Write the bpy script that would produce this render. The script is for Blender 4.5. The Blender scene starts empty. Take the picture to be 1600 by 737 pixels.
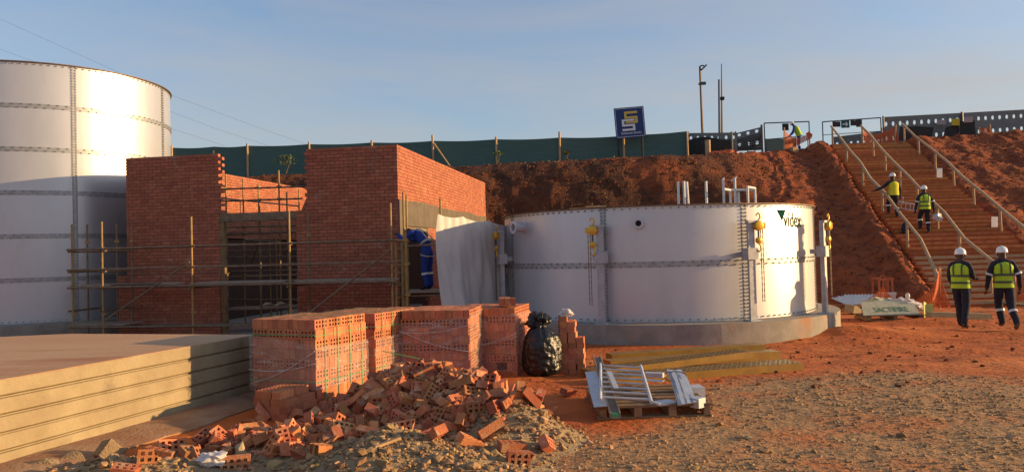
import bpy, bmesh, math, random
import numpy as np
from mathutils import Vector, Matrix, Euler

random.seed(7)
scene = bpy.context.scene
COL = scene.collection
rad = math.radians

# ------------------------------------------------------------------ camera
cam_data = bpy.data.cameras.new('camera')
cam_data.sensor_width = 36.0
cam_data.lens = 36.0 * 1180 / 1600
cam_data.clip_start = 0.1
cam_data.clip_end = 3000
camera = bpy.data.objects.new('camera', cam_data)
COL.objects.link(camera)
EYE = Vector((0, 0, 1.65))
CAM_R = Matrix.Rotation(rad(90 + 1.25), 3, 'X') @ Matrix.Rotation(rad(-1.5), 3, 'Z')
camera.matrix_world = Matrix.Translation(EYE) @ CAM_R.to_4x4()
scene.camera = camera

# ------------------------------------------------------------------ sky and sun
SUN_EL, SUN_AZ = 10.0, -0.5          # degrees above the horizon, degrees behind the picture plane
S = Vector((math.cos(rad(SUN_EL)) * math.cos(rad(SUN_AZ)), -math.cos(rad(SUN_EL)) * math.sin(rad(SUN_AZ)), math.sin(rad(SUN_EL))))
world = bpy.data.worlds.new('World')
scene.world = world
world.use_nodes = True
wn = world.node_tree.nodes
wl = world.node_tree.links
sky = wn.new('ShaderNodeTexSky')
sky.sky_type = 'NISHITA'
sky.sun_disc = False
sky.sun_elevation = rad(SUN_EL)
sky.sun_rotation = rad(90 + SUN_AZ)
sky.air_density = 1.0
sky.dust_density = 1.5
sky.ozone_density = 3.3
wn['Background'].inputs['Strength'].default_value = 0.14
# thin high cloud over the whole sky
tc = wn.new('ShaderNodeTexCoord'); mpw = wn.new('ShaderNodeMapping'); mpw.inputs['Scale'].default_value = (1.0, 1.0, 4.5); mpw.inputs['Rotation'].default_value = (0.0, 0.1, 4.0); mpw.inputs['Location'].default_value = (3.7, 2.6, 4.8)
wl.new(tc.outputs['Generated'], mpw.inputs['Vector'])
cn = wn.new('ShaderNodeTexNoise'); cn.inputs['Scale'].default_value = 1.6; cn.inputs['Detail'].default_value = 6; cn.inputs['Roughness'].default_value = 0.55; cn.inputs['Distortion'].default_value = 0.6
wl.new(mpw.outputs['Vector'], cn.inputs['Vector'])
cr = wn.new('ShaderNodeMapRange'); cr.inputs['From Min'].default_value = 0.30; cr.inputs['From Max'].default_value = 0.75; cr.inputs['To Min'].default_value = 0.0; cr.inputs['To Max'].default_value = 0.58
wl.new(cn.outputs['Fac'], cr.inputs['Value'])
cm = wn.new('ShaderNodeMix'); cm.data_type = 'RGBA'; cm.inputs[7].default_value = (2.25, 2.05, 1.92, 1)
sx_ = wn.new('ShaderNodeSeparateXYZ'); wl.new(tc.outputs['Generated'], sx_.inputs['Vector'])
hz = wn.new('ShaderNodeMapRange'); hz.inputs['From Min'].default_value = 0.0; hz.inputs['From Max'].default_value = 0.34; hz.inputs['To Min'].default_value = 0.55; hz.inputs['To Max'].default_value = 0.0
wl.new(sx_.outputs['Z'], hz.inputs['Value'])
ad = wn.new('ShaderNodeMath'); ad.operation = 'ADD'; ad.use_clamp = True; wl.new(cr.outputs['Result'], ad.inputs[0]); wl.new(hz.outputs['Result'], ad.inputs[1])
wl.new(ad.outputs[0], cm.inputs['Factor']); wl.new(sky.outputs['Color'], cm.inputs[6]); wl.new(cm.outputs[2], wn['Background'].inputs['Color'])

sun_data = bpy.data.lights.new('sun', 'SUN')
sun_data.energy = 4.5
sun_data.angle = rad(0.55)
sun_data.color = (1.0, 0.64, 0.28)
sun = bpy.data.objects.new('sun', sun_data)
COL.objects.link(sun)
sun.rotation_euler = S.to_track_quat('Z', 'Y').to_euler()
sun.location = S * 100

scene.view_settings.view_transform = 'Standard'
scene.view_settings.look = 'None'
scene.view_settings.exposure = 0.78
scene.view_settings.gamma = 1.0

# ------------------------------------------------------------------ helpers
def pt(x, y, Y):
    """world point at distance Y in front of the photographer, seen in direction (x, y)"""
    d = CAM_R @ Vector(((x - 800) / 1180, -(y - 368.5) / 1180, -1))
    return EYE + d * (Y / d.y)

def gz(x, y, z=0.0):
    d = CAM_R @ Vector(((x - 800) / 1180, -(y - 368.5) / 1180, -1))
    return EYE + d * ((z - EYE.z) / d.z)

def sstep(a, b, x):
    t = np.clip((x - a) / (b - a), 0, 1)
    return t * t * (3 - 2 * t)

def vnoise(x, y, seed=0):
    xi = np.floor(x).astype(np.int64); yi = np.floor(y).astype(np.int64)
    fx = x - xi; fy = y - yi
    fx = fx * fx * (3 - 2 * fx); fy = fy * fy * (3 - 2 * fy)
    def h(a, b):
        n = (a * 374761393 + b * 668265263 + seed * 1442695041) & 0x7fffffff
        n = ((n ^ (n >> 13)) * 1274126177) & 0x7fffffff
        n = n ^ (n >> 16)
        return (n & 0xffff) / 65535.0 * 2 - 1
    return (h(xi, yi) * (1 - fx) + h(xi + 1, yi) * fx) * (1 - fy) + (h(xi, yi + 1) * (1 - fx) + h(xi + 1, yi + 1) * fx) * fy

def fbm(x, y, seed=0, o=4):
    x = np.asarray(x, float); y = np.asarray(y, float)
    s = 0; a = 1.0
    for i in range(o):
        s = s + a * vnoise(x * 2 ** i + 17.3 * i, y * 2 ** i - 9.1 * i, seed + i)
        a *= 0.5
    return s / 1.9

def props(o, label=None, cat=None, group=None, kind=None):
    if label: o['label'] = label
    if cat: o['category'] = cat
    if group: o['group'] = group
    if kind: o['kind'] = kind
    return o

def thing(name, label, cat, loc=(0, 0, 0), rz=0.0, group=None):
    o = bpy.data.objects.new(name, None)
    o.empty_display_size = 0.1
    COL.objects.link(o)
    o.location = loc
    o.rotation_euler = (0, 0, rz)
    return props(o, label, cat, group)

def link_mesh(name, me, parent=None, loc=(0, 0, 0), rot=(0, 0, 0)):
    o = bpy.data.objects.new(name, me)
    COL.objects.link(o)
    o.parent = parent
    o.location = loc
    o.rotation_euler = rot
    return o

class MB:
    """collects shapes for one mesh"""
    def __init__(self):
        self.v = []; self.f = []; self.m = []
    def add(self, vs, fs, mi=0):
        n = len(self.v)
        self.v += [tuple(p) for p in vs]
        self.f += [tuple(n + i for i in f) for f in fs]
        self.m += [mi] * len(fs)
        return self
    def box(self, c, s, R=None, mi=0, taper=1.0):
        c = Vector(c); hx, hy, hz = s[0] / 2, s[1] / 2, s[2] / 2
        vs = []
        for z, k in ((-hz, 1.0), (hz, taper)):
            for x, y in ((-hx, -hy), (hx, -hy), (hx, hy), (-hx, hy)):
                p = Vector((x * k, y * k, z))
                vs.append(c + (R @ p if R else p))
        return self.add(vs, [(3, 2, 1, 0), (4, 5, 6, 7), (0, 1, 5, 4), (1, 2, 6, 5), (2, 3, 7, 6), (3, 0, 4, 7)], mi)
    def bar(self, a, b, w, h, up=(0, 0, 1), mi=0):
        a = Vector(a); b = Vector(b); d = b - a
        R = frame(d, up)
        return self.box((a + b) / 2, (w, h, d.length), R, mi)
    def tube(self, pts, r, n=8, cap=True, mi=0, closed=False):
        pts = [Vector(p) for p in pts]
        rs = r if isinstance(r, (list, tuple)) else [r] * len(pts)
        k = len(pts); base = len(self.v); ref = None
        vs = []
        for i, p in enumerate(pts):
            if closed: d = pts[(i + 1) % k] - pts[i - 1]
            else: d = pts[min(i + 1, k - 1)] - pts[max(i - 1, 0)]
            d.normalize()
            if ref is None:
                ref = Vector((0, 0, 1)) if abs(d.z) < 0.9 else Vector((1, 0, 0))
            x = ref - d * ref.dot(d)
            if x.length < 1e-5: x = d.orthogonal()
            x.normalize(); y = d.cross(x); ref = x
            for j in range(n):
                a = 2 * math.pi * j / n
                vs.append(p + (x * math.cos(a) + y * math.sin(a)) * rs[i])
        fs = []
        m = k if closed else k - 1
        for i in range(m):
            i2 = (i + 1) % k
            for j in range(n):
                fs.append((i * n + j, i * n + (j + 1) % n, i2 * n + (j + 1) % n, i2 * n + j))
        if cap and not closed:
            fs.append(tuple(reversed(range(n)))); fs.append(tuple(range((k - 1) * n, k * n)))
        return self.add(vs, fs, mi)
    def lathe(self, prof, n=16, c=(0, 0, 0), R=None, mi=0):
        c = Vector(c); vs = []; fs = []
        for (r, z) in prof:
            for j in range(n):
                a = 2 * math.pi * j / n
                p = Vector((max(r, 1e-4) * math.cos(a), max(r, 1e-4) * math.sin(a), z))
                vs.append(c + (R @ p if R else p))
        k = len(prof)
        for i in range(k - 1):
            for j in range(n):
                fs.append((i * n + j, i * n + (j + 1) % n, (i + 1) * n + (j + 1) % n, (i + 1) * n + j))
        fs.append(tuple(reversed(range(n)))); fs.append(tuple(range((k - 1) * n, k * n)))
        return self.add(vs, fs, mi)
    def prism(self, poly, z0, z1, mi=0):
        n = len(poly)
        vs = [(p[0], p[1], z0) for p in poly] + [(p[0], p[1], z1) for p in poly]
        fs = [tuple(reversed(range(n))), tuple(range(n, 2 * n))]
        fs += [(i, (i + 1) % n, n + (i + 1) % n, n + i) for i in range(n)]
        return self.add(vs, fs, mi)
    def grid(self, fn, nu, nv, mi=0):
        vs = [fn(i / nu, j / nv) for j in range(nv + 1) for i in range(nu + 1)]
        fs = [(j * (nu + 1) + i, j * (nu + 1) + i + 1, (j + 1) * (nu + 1) + i + 1, (j + 1) * (nu + 1) + i) for j in range(nv) for i in range(nu)]
        return self.add(vs, fs, mi)
    def sheet(self, fn, nu, nv, th, mi=0):
        """a grid with real thickness th (along its normal)"""
        P = [[Vector(fn(i / nu, j / nv)) for i in range(nu + 1)] for j in range(nv + 1)]
        top = []; bot = []
        for j in range(nv + 1):
            for i in range(nu + 1):
                du = P[j][min(i + 1, nu)] - P[j][max(i - 1, 0)]
                dv = P[min(j + 1, nv)][i] - P[max(j - 1, 0)][i]
                n = du.cross(dv)
                if n.length > 1e-9: n.normalize()
                top.append(P[j][i] + n * th / 2); bot.append(P[j][i] - n * th / 2)
        w = nu + 1; o = len(top)
        fs = []
        for j in range(nv):
            for i in range(nu):
                a = j * w + i
                fs.append((a, a + 1, a + w + 1, a + w)); fs.append((o + a + w, o + a + w + 1, o + a + 1, o + a))
        ring = [i for i in range(w)] + [j * w + nu for j in range(1, nv + 1)] + [nv * w + i for i in range(nu - 1, -1, -1)] + [j * w for j in range(nv - 1, 0, -1)]
        for a, b in zip(ring, ring[1:] + ring[:1]):
            fs.append((b, a, o + a, o + b))
        return self.add(top + bot, fs, mi)
    def mesh(self, name, mats, smooth=None):
        me = bpy.data.meshes.new(name)
        me.from_pydata(self.v, [], self.f)
        for m in (mats if isinstance(mats, (list, tuple)) else [mats]):
            me.materials.append(m)
        if any(self.m): me.polygons.foreach_set('material_index', self.m)
        if smooth is not None:
            me.polygons.foreach_set('use_smooth', [True] * len(self.f))
            me.set_sharp_from_angle(angle=rad(smooth))
        me.update()
        return me
    def build(self, name, mats, parent=None, smooth=None, local=False):
        """world-space shapes; the object's origin goes to the middle of its base. local=True keeps parent-space shapes as they are"""
        if local:
            return link_mesh(name, self.mesh(name, mats, smooth), parent)
        a = np.array(self.v)
        lo, hi = a.min(0), a.max(0)
        o = Vector(((lo[0] + hi[0]) / 2, (lo[1] + hi[1]) / 2, lo[2]))
        self.v = [tuple(p) for p in (a - np.array(o))]
        ob = link_mesh(name, self.mesh(name, mats, smooth), parent)
        if parent is not None:
            ob.matrix_basis = wmat(parent).inverted() @ Matrix.Translation(o)
        else:
            ob.location = o
        return ob

def wmat(o): return (wmat(o.parent) if o.parent else Matrix()) @ o.matrix_basis

def frame(d, up=(0, 0, 1)):
    """3x3 matrix whose z axis runs along d"""
    z = Vector(d).normalized(); u = Vector(up)
    if abs(z.dot(u)) > 0.98: u = Vector((0, 1, 0))
    x = u.cross(z).normalized(); y = z.cross(x)
    return Matrix((x, y, z)).transposed()

def RZ(a): return Matrix.Rotation(a, 3, 'Z')
def RE(x, y, z): return Euler((x, y, z)).to_matrix()

# ------------------------------------------------------------------ materials
def mat(name, c1, c2=None, scale=6.0, rough=0.8, metal=0.0, bump=0.0, bscale=60.0, island=0.0, spec=0.3, c3=None, s3=1.0, t3=0.55, stretch=(1, 1, 1), alpha=1.0, aniso=0.0, trans=0.0, detail=6.0, rvar=0.0):
    m = bpy.data.materials.new(name)
    m.use_nodes = True
    nt = m.node_tree; N = nt.nodes; L = nt.links
    b = N['Principled BSDF']
    geo = N.new('ShaderNodeNewGeometry')
    mp = N.new('ShaderNodeMapping'); mp.inputs['Scale'].default_value = stretch
    L.new(geo.outputs['Position'], mp.inputs['Vector'])
    def noise(sc, det=detail):
        n = N.new('ShaderNodeTexNoise'); n.inputs['Scale'].default_value = sc; n.inputs['Detail'].default_value = det
        n.inputs['Roughness'].default_value = 0.6
        L.new(mp.outputs['Vector'], n.inputs['Vector']); return n
    def mix(f, a, bcol):
        x = N.new('ShaderNodeMix'); x.data_type = 'RGBA'
        L.new(f, x.inputs['Factor'])
        for s, val in ((x.inputs[6], a), (x.inputs[7], bcol)):
            if isinstance(val, tuple): s.default_value = (*val, 1)
            else: L.new(val, s)
        return x.outputs[2]
    def ramp(f, lo, hi):
        r = N.new('ShaderNodeMapRange'); r.inputs['From Min'].default_value = lo; r.inputs['From Max'].default_value = hi
        L.new(f, r.inputs['Value']); return r.outputs['Result']
    col = None
    if c2 is not None:
        col = mix(ramp(noise(scale).outputs['Fac'], 0.35, 0.65), c1, c2)
        if c3 is not None:
            col = mix(ramp(noise(s3).outputs['Fac'], t3 - 0.06, t3 + 0.1), col, c3)
    if island:
        oi = N.new('ShaderNodeObjectInfo')
        ad = N.new('ShaderNodeMath'); ad.operation = 'ADD'
        L.new(geo.outputs['Random Per Island'], ad.inputs[0]); L.new(oi.outputs['Random'], ad.inputs[1])
        fr = N.new('ShaderNodeMath'); fr.operation = 'FRACT'; L.new(ad.outputs[0], fr.inputs[0])
        hs = N.new('ShaderNodeHueSaturation')
        mr = N.new('ShaderNodeMapRange'); mr.inputs['To Min'].default_value = 1 - island; mr.inputs['To Max'].default_value = 1 + island
        L.new(fr.outputs[0], mr.inputs['Value']); L.new(mr.outputs['Result'], hs.inputs['Value'])
        m2 = N.new('ShaderNodeMath'); m2.operation = 'MULTIPLY'; m2.inputs[1].default_value = 7.31; L.new(fr.outputs[0], m2.inputs[0])
        f2 = N.new('ShaderNodeMath'); f2.operation = 'FRACT'; L.new(m2.outputs[0], f2.inputs[0])
        mr2 = N.new('ShaderNodeMapRange'); mr2.inputs['To Min'].default_value = 0.5 - 0.03 * island; mr2.inputs['To Max'].default_value = 0.5 + 0.04 * island
        L.new(f2.outputs[0], mr2.inputs['Value']); L.new(mr2.outputs['Result'], hs.inputs['Hue'])
        if col is None: hs.inputs['Color'].default_value = (*c1, 1)
        else: L.new(col, hs.inputs['Color'])
        col = hs.outputs['Color']
    if col is None: b.inputs['Base Color'].default_value = (*c1, 1)
    else: L.new(col, b.inputs['Base Color'])
    b.inputs['Roughness'].default_value = rough
    if rvar:
        mr = N.new('ShaderNodeMapRange'); mr.inputs['To Min'].default_value = rough - rvar; mr.inputs['To Max'].default_value = rough + rvar
        L.new(noise(scale * 1.7).outputs['Fac'], mr.inputs['Value']); L.new(mr.outputs['Result'], b.inputs['Roughness'])
    b.inputs['Metallic'].default_value = metal
    b.inputs['Specular IOR Level'].default_value = spec
    if aniso: b.inputs['Anisotropic'].default_value = aniso
    if trans: b.inputs['Transmission Weight'].default_value = trans
    if bump:
        bp = N.new('ShaderNodeBump'); bp.inputs['Strength'].default_value = 1.0; bp.inputs['Distance'].default_value = bump
        L.new(noise(bscale, 4).outputs['Fac'], bp.inputs['Height']); L.new(bp.outputs['Normal'], b.inputs['Normal'])
    if alpha < 1.0:
        b.inputs['Alpha'].default_value = alpha
    return m

MT = {}
MT['wallbrick'] = mat('wall_brick', (0.39, 0.142, 0.082), (0.32, 0.112, 0.068), 9, 0.9, island=0.15, bump=0.004, bscale=70, c3=(0.40, 0.24, 0.18), s3=2.6, t3=0.66)
MT['brick'] = mat('clay_brick', (0.52, 0.19, 0.095), (0.43, 0.14, 0.07), 14, 0.9, island=0.22, bump=0.003, bscale=90)
MT['rubblebrick'] = mat('rubble_brick', (0.52, 0.185, 0.085), (0.40, 0.125, 0.058), 9, 0.92, island=0.34, bump=0.006, bscale=60, c3=(0.50, 0.33, 0.19), s3=7, t3=0.60)
MT['mortar'] = mat('mortar', (0.13, 0.07, 0.05), (0.09, 0.05, 0.035), 12, 0.95, bump=0.006, bscale=50)
MT['plaster'] = mat('fresh_plaster', (0.105, 0.088, 0.066), (0.15, 0.12, 0.09), 3, 0.85, bump=0.008, bscale=14)
MT['galv'] = mat('galvanised_sheet', (0.58, 0.59, 0.62), (0.53, 0.54, 0.57), 1.2, 0.38, 0.55, bump=0.0025, bscale=1.3, stretch=(1, 1, 0.4), rvar=0.03, c3=(0.50, 0.485, 0.475), s3=1.1, t3=0.64)
MT['galv'].node_tree.nodes['Principled BSDF'].inputs['Coat Weight'].default_value = 0.06
MT['galv'].node_tree.nodes['Principled BSDF'].inputs['Coat Roughness'].default_value = 0.09
MT['galv_strip'] = mat('galvanised_strip', (0.42, 0.43, 0.44), (0.30, 0.31, 0.32), 9, 0.45, 0.6)
MT['galv_post'] = mat('galvanised_post', (0.45, 0.46, 0.48), (0.34, 0.35, 0.37), 7, 0.5, 0.45)
MT['rim'] = mat('weathered_rim', (0.20, 0.14, 0.10), (0.13, 0.09, 0.07), 8, 0.6, 0.4)
MT['bolt'] = mat('bolt_steel', (0.24, 0.23, 0.22), None, rough=0.5, metal=0.5)
MT['concrete'] = mat('concrete', (0.34, 0.275, 0.17), (0.265, 0.205, 0.125), 3, 0.9, bump=0.006, bscale=30, c3=(0.20, 0.16, 0.11), s3=3.3, t3=0.66)
MT['concrete_dark'] = mat('grey_concrete', (0.33, 0.30, 0.26), (0.24, 0.22, 0.19), 3, 0.9, bump=0.006, bscale=24, c3=(0.35, 0.20, 0.12), s3=0.9, t3=0.6)
MT['dusty'] = mat('dusty_concrete', (0.54, 0.34, 0.195), (0.50, 0.28, 0.15), 1.1, 0.95, bump=0.006, bscale=25, c3=(0.36, 0.14, 0.06), s3=0.7, t3=0.62, stretch=(0.4, 1.4, 1))
MT['yellow'] = mat('yellow_paint', (0.29, 0.16, 0.02), (0.21, 0.11, 0.018), 5, 0.55, bump=0.002, bscale=60, c3=(0.24, 0.13, 0.05), s3=4, t3=0.62)
MT['scaf'] = mat('scaffold_tube', (0.25, 0.185, 0.12), (0.15, 0.11, 0.075), 8, 0.6, 0.25)
MT['scafpaint'] = mat('ochre_tube', (0.38, 0.25, 0.09), (0.26, 0.165, 0.07), 8, 0.6, 0.1)
MT['plank'] = mat('grey_plank', (0.36, 0.29, 0.22), (0.24, 0.19, 0.14), 6, 0.9, bump=0.004, bscale=40, stretch=(1, 6, 6))
MT['timber'] = mat('timber', (0.42, 0.28, 0.15), (0.32, 0.20, 0.10), 7, 0.85, bump=0.003, bscale=50)
MT['rail'] = mat('pine_pole', (0.50, 0.35, 0.20), (0.40, 0.26, 0.14), 9, 0.85, bump=0.003, bscale=50)
MT['oldwood'] = mat('pallet_wood', (0.30, 0.19, 0.10), (0.20, 0.12, 0.07), 8, 0.9, bump=0.004, bscale=60, island=0.2)
MT['hoist'] = mat('hoist_yellow', (0.72, 0.44, 0.05), (0.60, 0.34, 0.04), 14, 0.35, 0.35)
MT['steel'] = mat('dark_steel', (0.10, 0.10, 0.11), None, rough=0.5, metal=0.6)
MT['white_metal'] = mat('white_metal', (0.58, 0.60, 0.63), (0.48, 0.50, 0.53), 8, 0.45, 0.25)
MT['pvc'] = mat('white_pipe', (0.72, 0.71, 0.68), (0.62, 0.60, 0.56), 7, 0.5)
MT['tarp'] = mat('white_sheet', (0.60, 0.58, 0.55), (0.52, 0.50, 0.48), 1.6, 0.7, bump=0.01, bscale=7)
MT['blackbag'] = mat('black_plastic', (0.012, 0.012, 0.014), None, rough=0.30, spec=0.5, bump=0.02, bscale=14)
MT['plastic'] = mat('pale_plastic', (0.66, 0.60, 0.56), (0.56, 0.50, 0.47), 12, 0.4)
MT['orange'] = mat('orange_plastic', (0.62, 0.12, 0.03), (0.52, 0.10, 0.03), 10, 0.7)
MT['greenstrap'] = mat('green_strap', (0.09, 0.36, 0.14), None, rough=0.5)
MT['white'] = mat('white_paint', (0.75, 0.75, 0.73), None, rough=0.5)
MT['skin'] = mat('skin', (0.085, 0.045, 0.028), None, rough=0.6)
MT['navy'] = mat('navy_cloth', (0.018, 0.021, 0.032), (0.03, 0.032, 0.045), 20, 0.9)
MT['blue'] = mat('blue_overall', (0.02, 0.05, 0.24), (0.025, 0.06, 0.30), 20, 0.9)
MT['hivis'] = mat('hivis_lime', (0.46, 0.66, 0.04), (0.40, 0.58, 0.03), 14, 0.8)
MT['hivis_y'] = mat('hivis_yellow', (0.66, 0.62, 0.03), (0.58, 0.54, 0.03), 14, 0.8)
MT['tape'] = mat('grey_tape', (0.07, 0.10, 0.06), None, rough=0.5)
MT['reflect'] = mat('reflective_tape', (0.62, 0.66, 0.66), None, rough=0.35)
MT['boot'] = mat('boot_leather', (0.16, 0.10, 0.06), None, rough=0.8)
MT['helmet'] = mat('white_helmet', (0.80, 0.79, 0.76), None, rough=0.3, spec=0.5)
MT['black'] = mat('black_rubber', (0.02, 0.02, 0.02), None, rough=0.7)
MT['greennet'] = mat('green_shade_net', (0.065, 0.125, 0.115), (0.08, 0.15, 0.135), 3, 0.85, bump=0.01, bscale=3, stretch=(0.4, 1, 4))
MT['greynet'] = mat('grey_shade_net', (0.20, 0.22, 0.21), (0.16, 0.18, 0.17), 3, 0.85)
MT['darknet'] = mat('dark_shade_net', (0.03, 0.032, 0.032), (0.045, 0.045, 0.042), 3, 0.9)
MT['signblue'] = mat('sign_blue', (0.016, 0.045, 0.16), None, rough=0.45)
MT['signyellow'] = mat('sign_yellow', (0.62, 0.47, 0.10), None, rough=0.45)
MT['signwhite'] = mat('sign_white', (0.72, 0.74, 0.78), None, rough=0.45)
MT['logogreen'] = mat('logo_green', (0.004, 0.055, 0.042), None, rough=0.9, spec=0.05)
MT['marker'] = mat('green_marker', (0.05, 0.15, 0.05), None, rough=0.6)
MT['sack'] = mat('pale_sack', (0.50, 0.47, 0.36), (0.36, 0.38, 0.27), 6, 0.8, bump=0.006, bscale=16)
MT['rust'] = mat('rusty_red_steel', (0.55, 0.16, 0.07), (0.42, 0.11, 0.05), 12, 0.7, 0.0)
MT['soil'] = mat('red_soil', (0.36, 0.115, 0.042), (0.27, 0.08, 0.03), 1.3, 0.95, bump=0.02, bscale=14, c3=(0.44, 0.17, 0.07), s3=0.5, t3=0.58)
MT['clod'] = mat('soil_clod', (0.22, 0.062, 0.022), (0.13, 0.040, 0.016), 3, 0.95, island=0.35, bump=0.01, bscale=30)
MT['stone'] = mat('gravel_stone', (0.38, 0.235, 0.12), (0.28, 0.16, 0.075), 6, 0.9, island=0.4)
MT['mortarheap'] = mat('mortar_gravel', (0.36, 0.26, 0.15), (0.25, 0.175, 0.10), 10, 0.95, bump=0.02, bscale=45, c3=(0.22, 0.18, 0.13), s3=3, t3=0.6)
MT['leaf'] = mat('leaf_green', (0.06, 0.09, 0.03), (0.09, 0.11, 0.04), 20, 0.8, island=0.3)
MT['drygrass'] = mat('dry_grass', (0.13, 0.085, 0.035), (0.09, 0.06, 0.025), 20, 0.9, island=0.3)

# ================================================================== THE SETTING
rng = np.random.default_rng(3)

def gh(x, y):
    """height of the worked ground"""
    x = np.asarray(x, float); y = np.asarray(y, float)
    z = -0.30 * sstep(9.0, 14.5, y)
    far = sstep(60, 30, np.abs(x) + 0 * y) * sstep(60, 40, y)
    z = z + 0.025 * fbm(x * 0.5, y * 0.5, 5, 3)
    red = sstep(3.0, 5.5, x) * sstep(9.3, 11.0, y) * far
    z = z + red * (0.075 * fbm(x * 0.28, y * 1.5, 11, 4) + 0.035 * fbm(x * 1.3, y * 2.4, 21, 4))
    z = z + 0.012 * fbm(x * 3.1, y * 3.1, 8, 3)
    # low spoil ridge in front of the clutter by the steps
    z = z + 0.16 * np.exp(-(((x - 7.6) / 1.3) ** 2 + ((y - 16.3) / 0.55) ** 2)) * (1 + 0.5 * fbm(x * 2, y * 2, 31, 3))
    z = z + 0.10 * np.exp(-(((x - 9.9) / 1.0) ** 2 + ((y - 18.2) / 0.5) ** 2))
    return z

def G(x, y): return float(gh(np.array([x]), np.array([y]))[0])

def gravel_mask(x, y):
    edge = np.interp(x, [-1.5, 0.3, 1.0, 2.2, 3.7, 5.0, 6.5, 9.0, 14], [5.4, 6.6, 7.0, 8.6, 9.7, 9.6, 9.0, 8.4, 8.0])
    return sstep(0.55, -0.55, y - edge + 0.7 * fbm(x * 0.8, y * 0.8, 41, 4))

def spread(lo, hi, step, far, k=1.25):
    a = list(np.arange(lo, hi + 1e-6, step))
    s = step; b = hi; up = []
    while b < far: s *= k; b += s; up.append(b)
    s = step; b = lo; dn = []
    while b > -far: s *= k; b -= s; dn.append(b)
    return np.array(dn[::-1] + a + up)

def height_mesh(name, xs, ys, fn, mats, attr=None):
    X, Y = np.meshgrid(xs, ys)
    P = fn(X, Y)
    nx, ny = len(xs), len(ys)
    v = np.stack([c.ravel() for c in P], 1)
    i, j = np.meshgrid(np.arange(nx - 1), np.arange(ny - 1))
    a = (j * nx + i).ravel()
    f = np.stack([a, a + 1, a + nx + 1, a + nx], 1)
    me = bpy.data.meshes.new(name)
    me.from_pydata(v.tolist(), [], f.tolist())
    me.polygons.foreach_set('use_smooth', [True] * len(f))
    for m in mats: me.materials.append(m)
    if attr:
        at = me.attributes.new(attr[0], 'FLOAT', 'POINT')
        at.data.foreach_set('value', attr[1](v[:, 0], v[:, 1]).astype(np.float32))
    me.update()
    o = bpy.data.objects.new(name, me); COL.objects.link(o)
    return o

# ground material: red soil and trodden gravel, blended by where the gravel was tipped
gm = mat('ground_soil', (0.52, 0.125, 0.022), (0.38, 0.082, 0.016), 1.1, 0.95, bump=0.03, bscale=9, c3=(0.58, 0.17, 0.038), s3=0.45, t3=0.56)
nt = gm.node_tree; N = nt.nodes; L = nt.links
b = N['Principled BSDF']
old = b.inputs['Base Color'].links[0].from_socket
geo = N.new('ShaderNodeNewGeometry')
def nz(sc, det=6):
    n = N.new('ShaderNodeTexNoise'); n.inputs['Scale'].default_value = sc; n.inputs['Detail'].default_value = det
    L.new(geo.outputs['Position'], n.inputs['Vector']); return n.outputs['Fac']
def rmp(f, lo, hi):
    r = N.new('ShaderNodeMapRange'); r.inputs['From Min'].default_value = lo; r.inputs['From Max'].default_value = hi
    L.new(f, r.inputs['Value']); return r.outputs['Result']
def mx(f, a, c):
    x = N.new('ShaderNodeMix'); x.data_type = 'RGBA'; L.new(f, x.inputs['Factor'])
    for s, val in ((x.inputs[6], a), (x.inputs[7], c)):
        if isinstance(val, tuple): s.default_value = (*val, 1)
        else: L.new(val, s)
    return x.outputs[2]
grav = mx(rmp(nz(26), 0.38, 0.62), (0.35, 0.168, 0.064), (0.43, 0.25, 0.11))
grav = mx(rmp(nz(1.1, 4), 0.50, 0.66), grav, (0.48, 0.16, 0.05))
at = N.new('ShaderNodeAttribute'); at.attribute_name = 'gravel'
L.new(mx(at.outputs['Fac'], old, grav), b.inputs['Base Color'])

gx = spread(-6.0, 12.5, 0.075, 900); gy = spread(4.0, 20.0, 0.085, 900)
ground = height_mesh('ground', gx, gy, lambda X, Y: (X, Y, gh(X, Y)), [gm], ('gravel', gravel_mask))
props(ground, 'trampled red soil and gravel covering the building site', kind='structure')

# ------------------------------------------------------------------ embankment
ST_SLOPE = 0.245
def stx(x, y): return x - ST_SLOPE * (y - 23.5)
def bank_top(x): return np.interp(x, [-40, -18, -11, 0, 8.2, 13, 17, 22, 29, 60], [5.2, 5.3, 5.45, 5.75, 5.95, 6.4, 6.85, 7.15, 7.5, 8.0])
def bank_raw(x, y):
    x = np.asarray(x, float); y = np.asarray(y, float)
    xp = stx(x, y)
    w = sstep(4.5, 12.6, xp)
    yf = 30.2 * (1 - w) + 22.2 * w + 0.5 * fbm(x * 0.35, y * 0 + 3, 51, 3)
    yc = 35.2 * (1 - w) + 40.5 * w + 0.35 * fbm(x * 0.5, y * 0 + 8, 52, 3)
    u = np.clip((y - yf) / (yc - yf), 0, 1)
    lin = u; cur = np.sin(u * math.pi / 2) ** 0.9
    pr = cur * (1 - w) + lin * w
    H = bank_top(x)
    z = -0.6 + (H + 0.6) * pr + 0.02 * np.clip(y - yc, 0, 60)
    return z, u, xp
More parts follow.
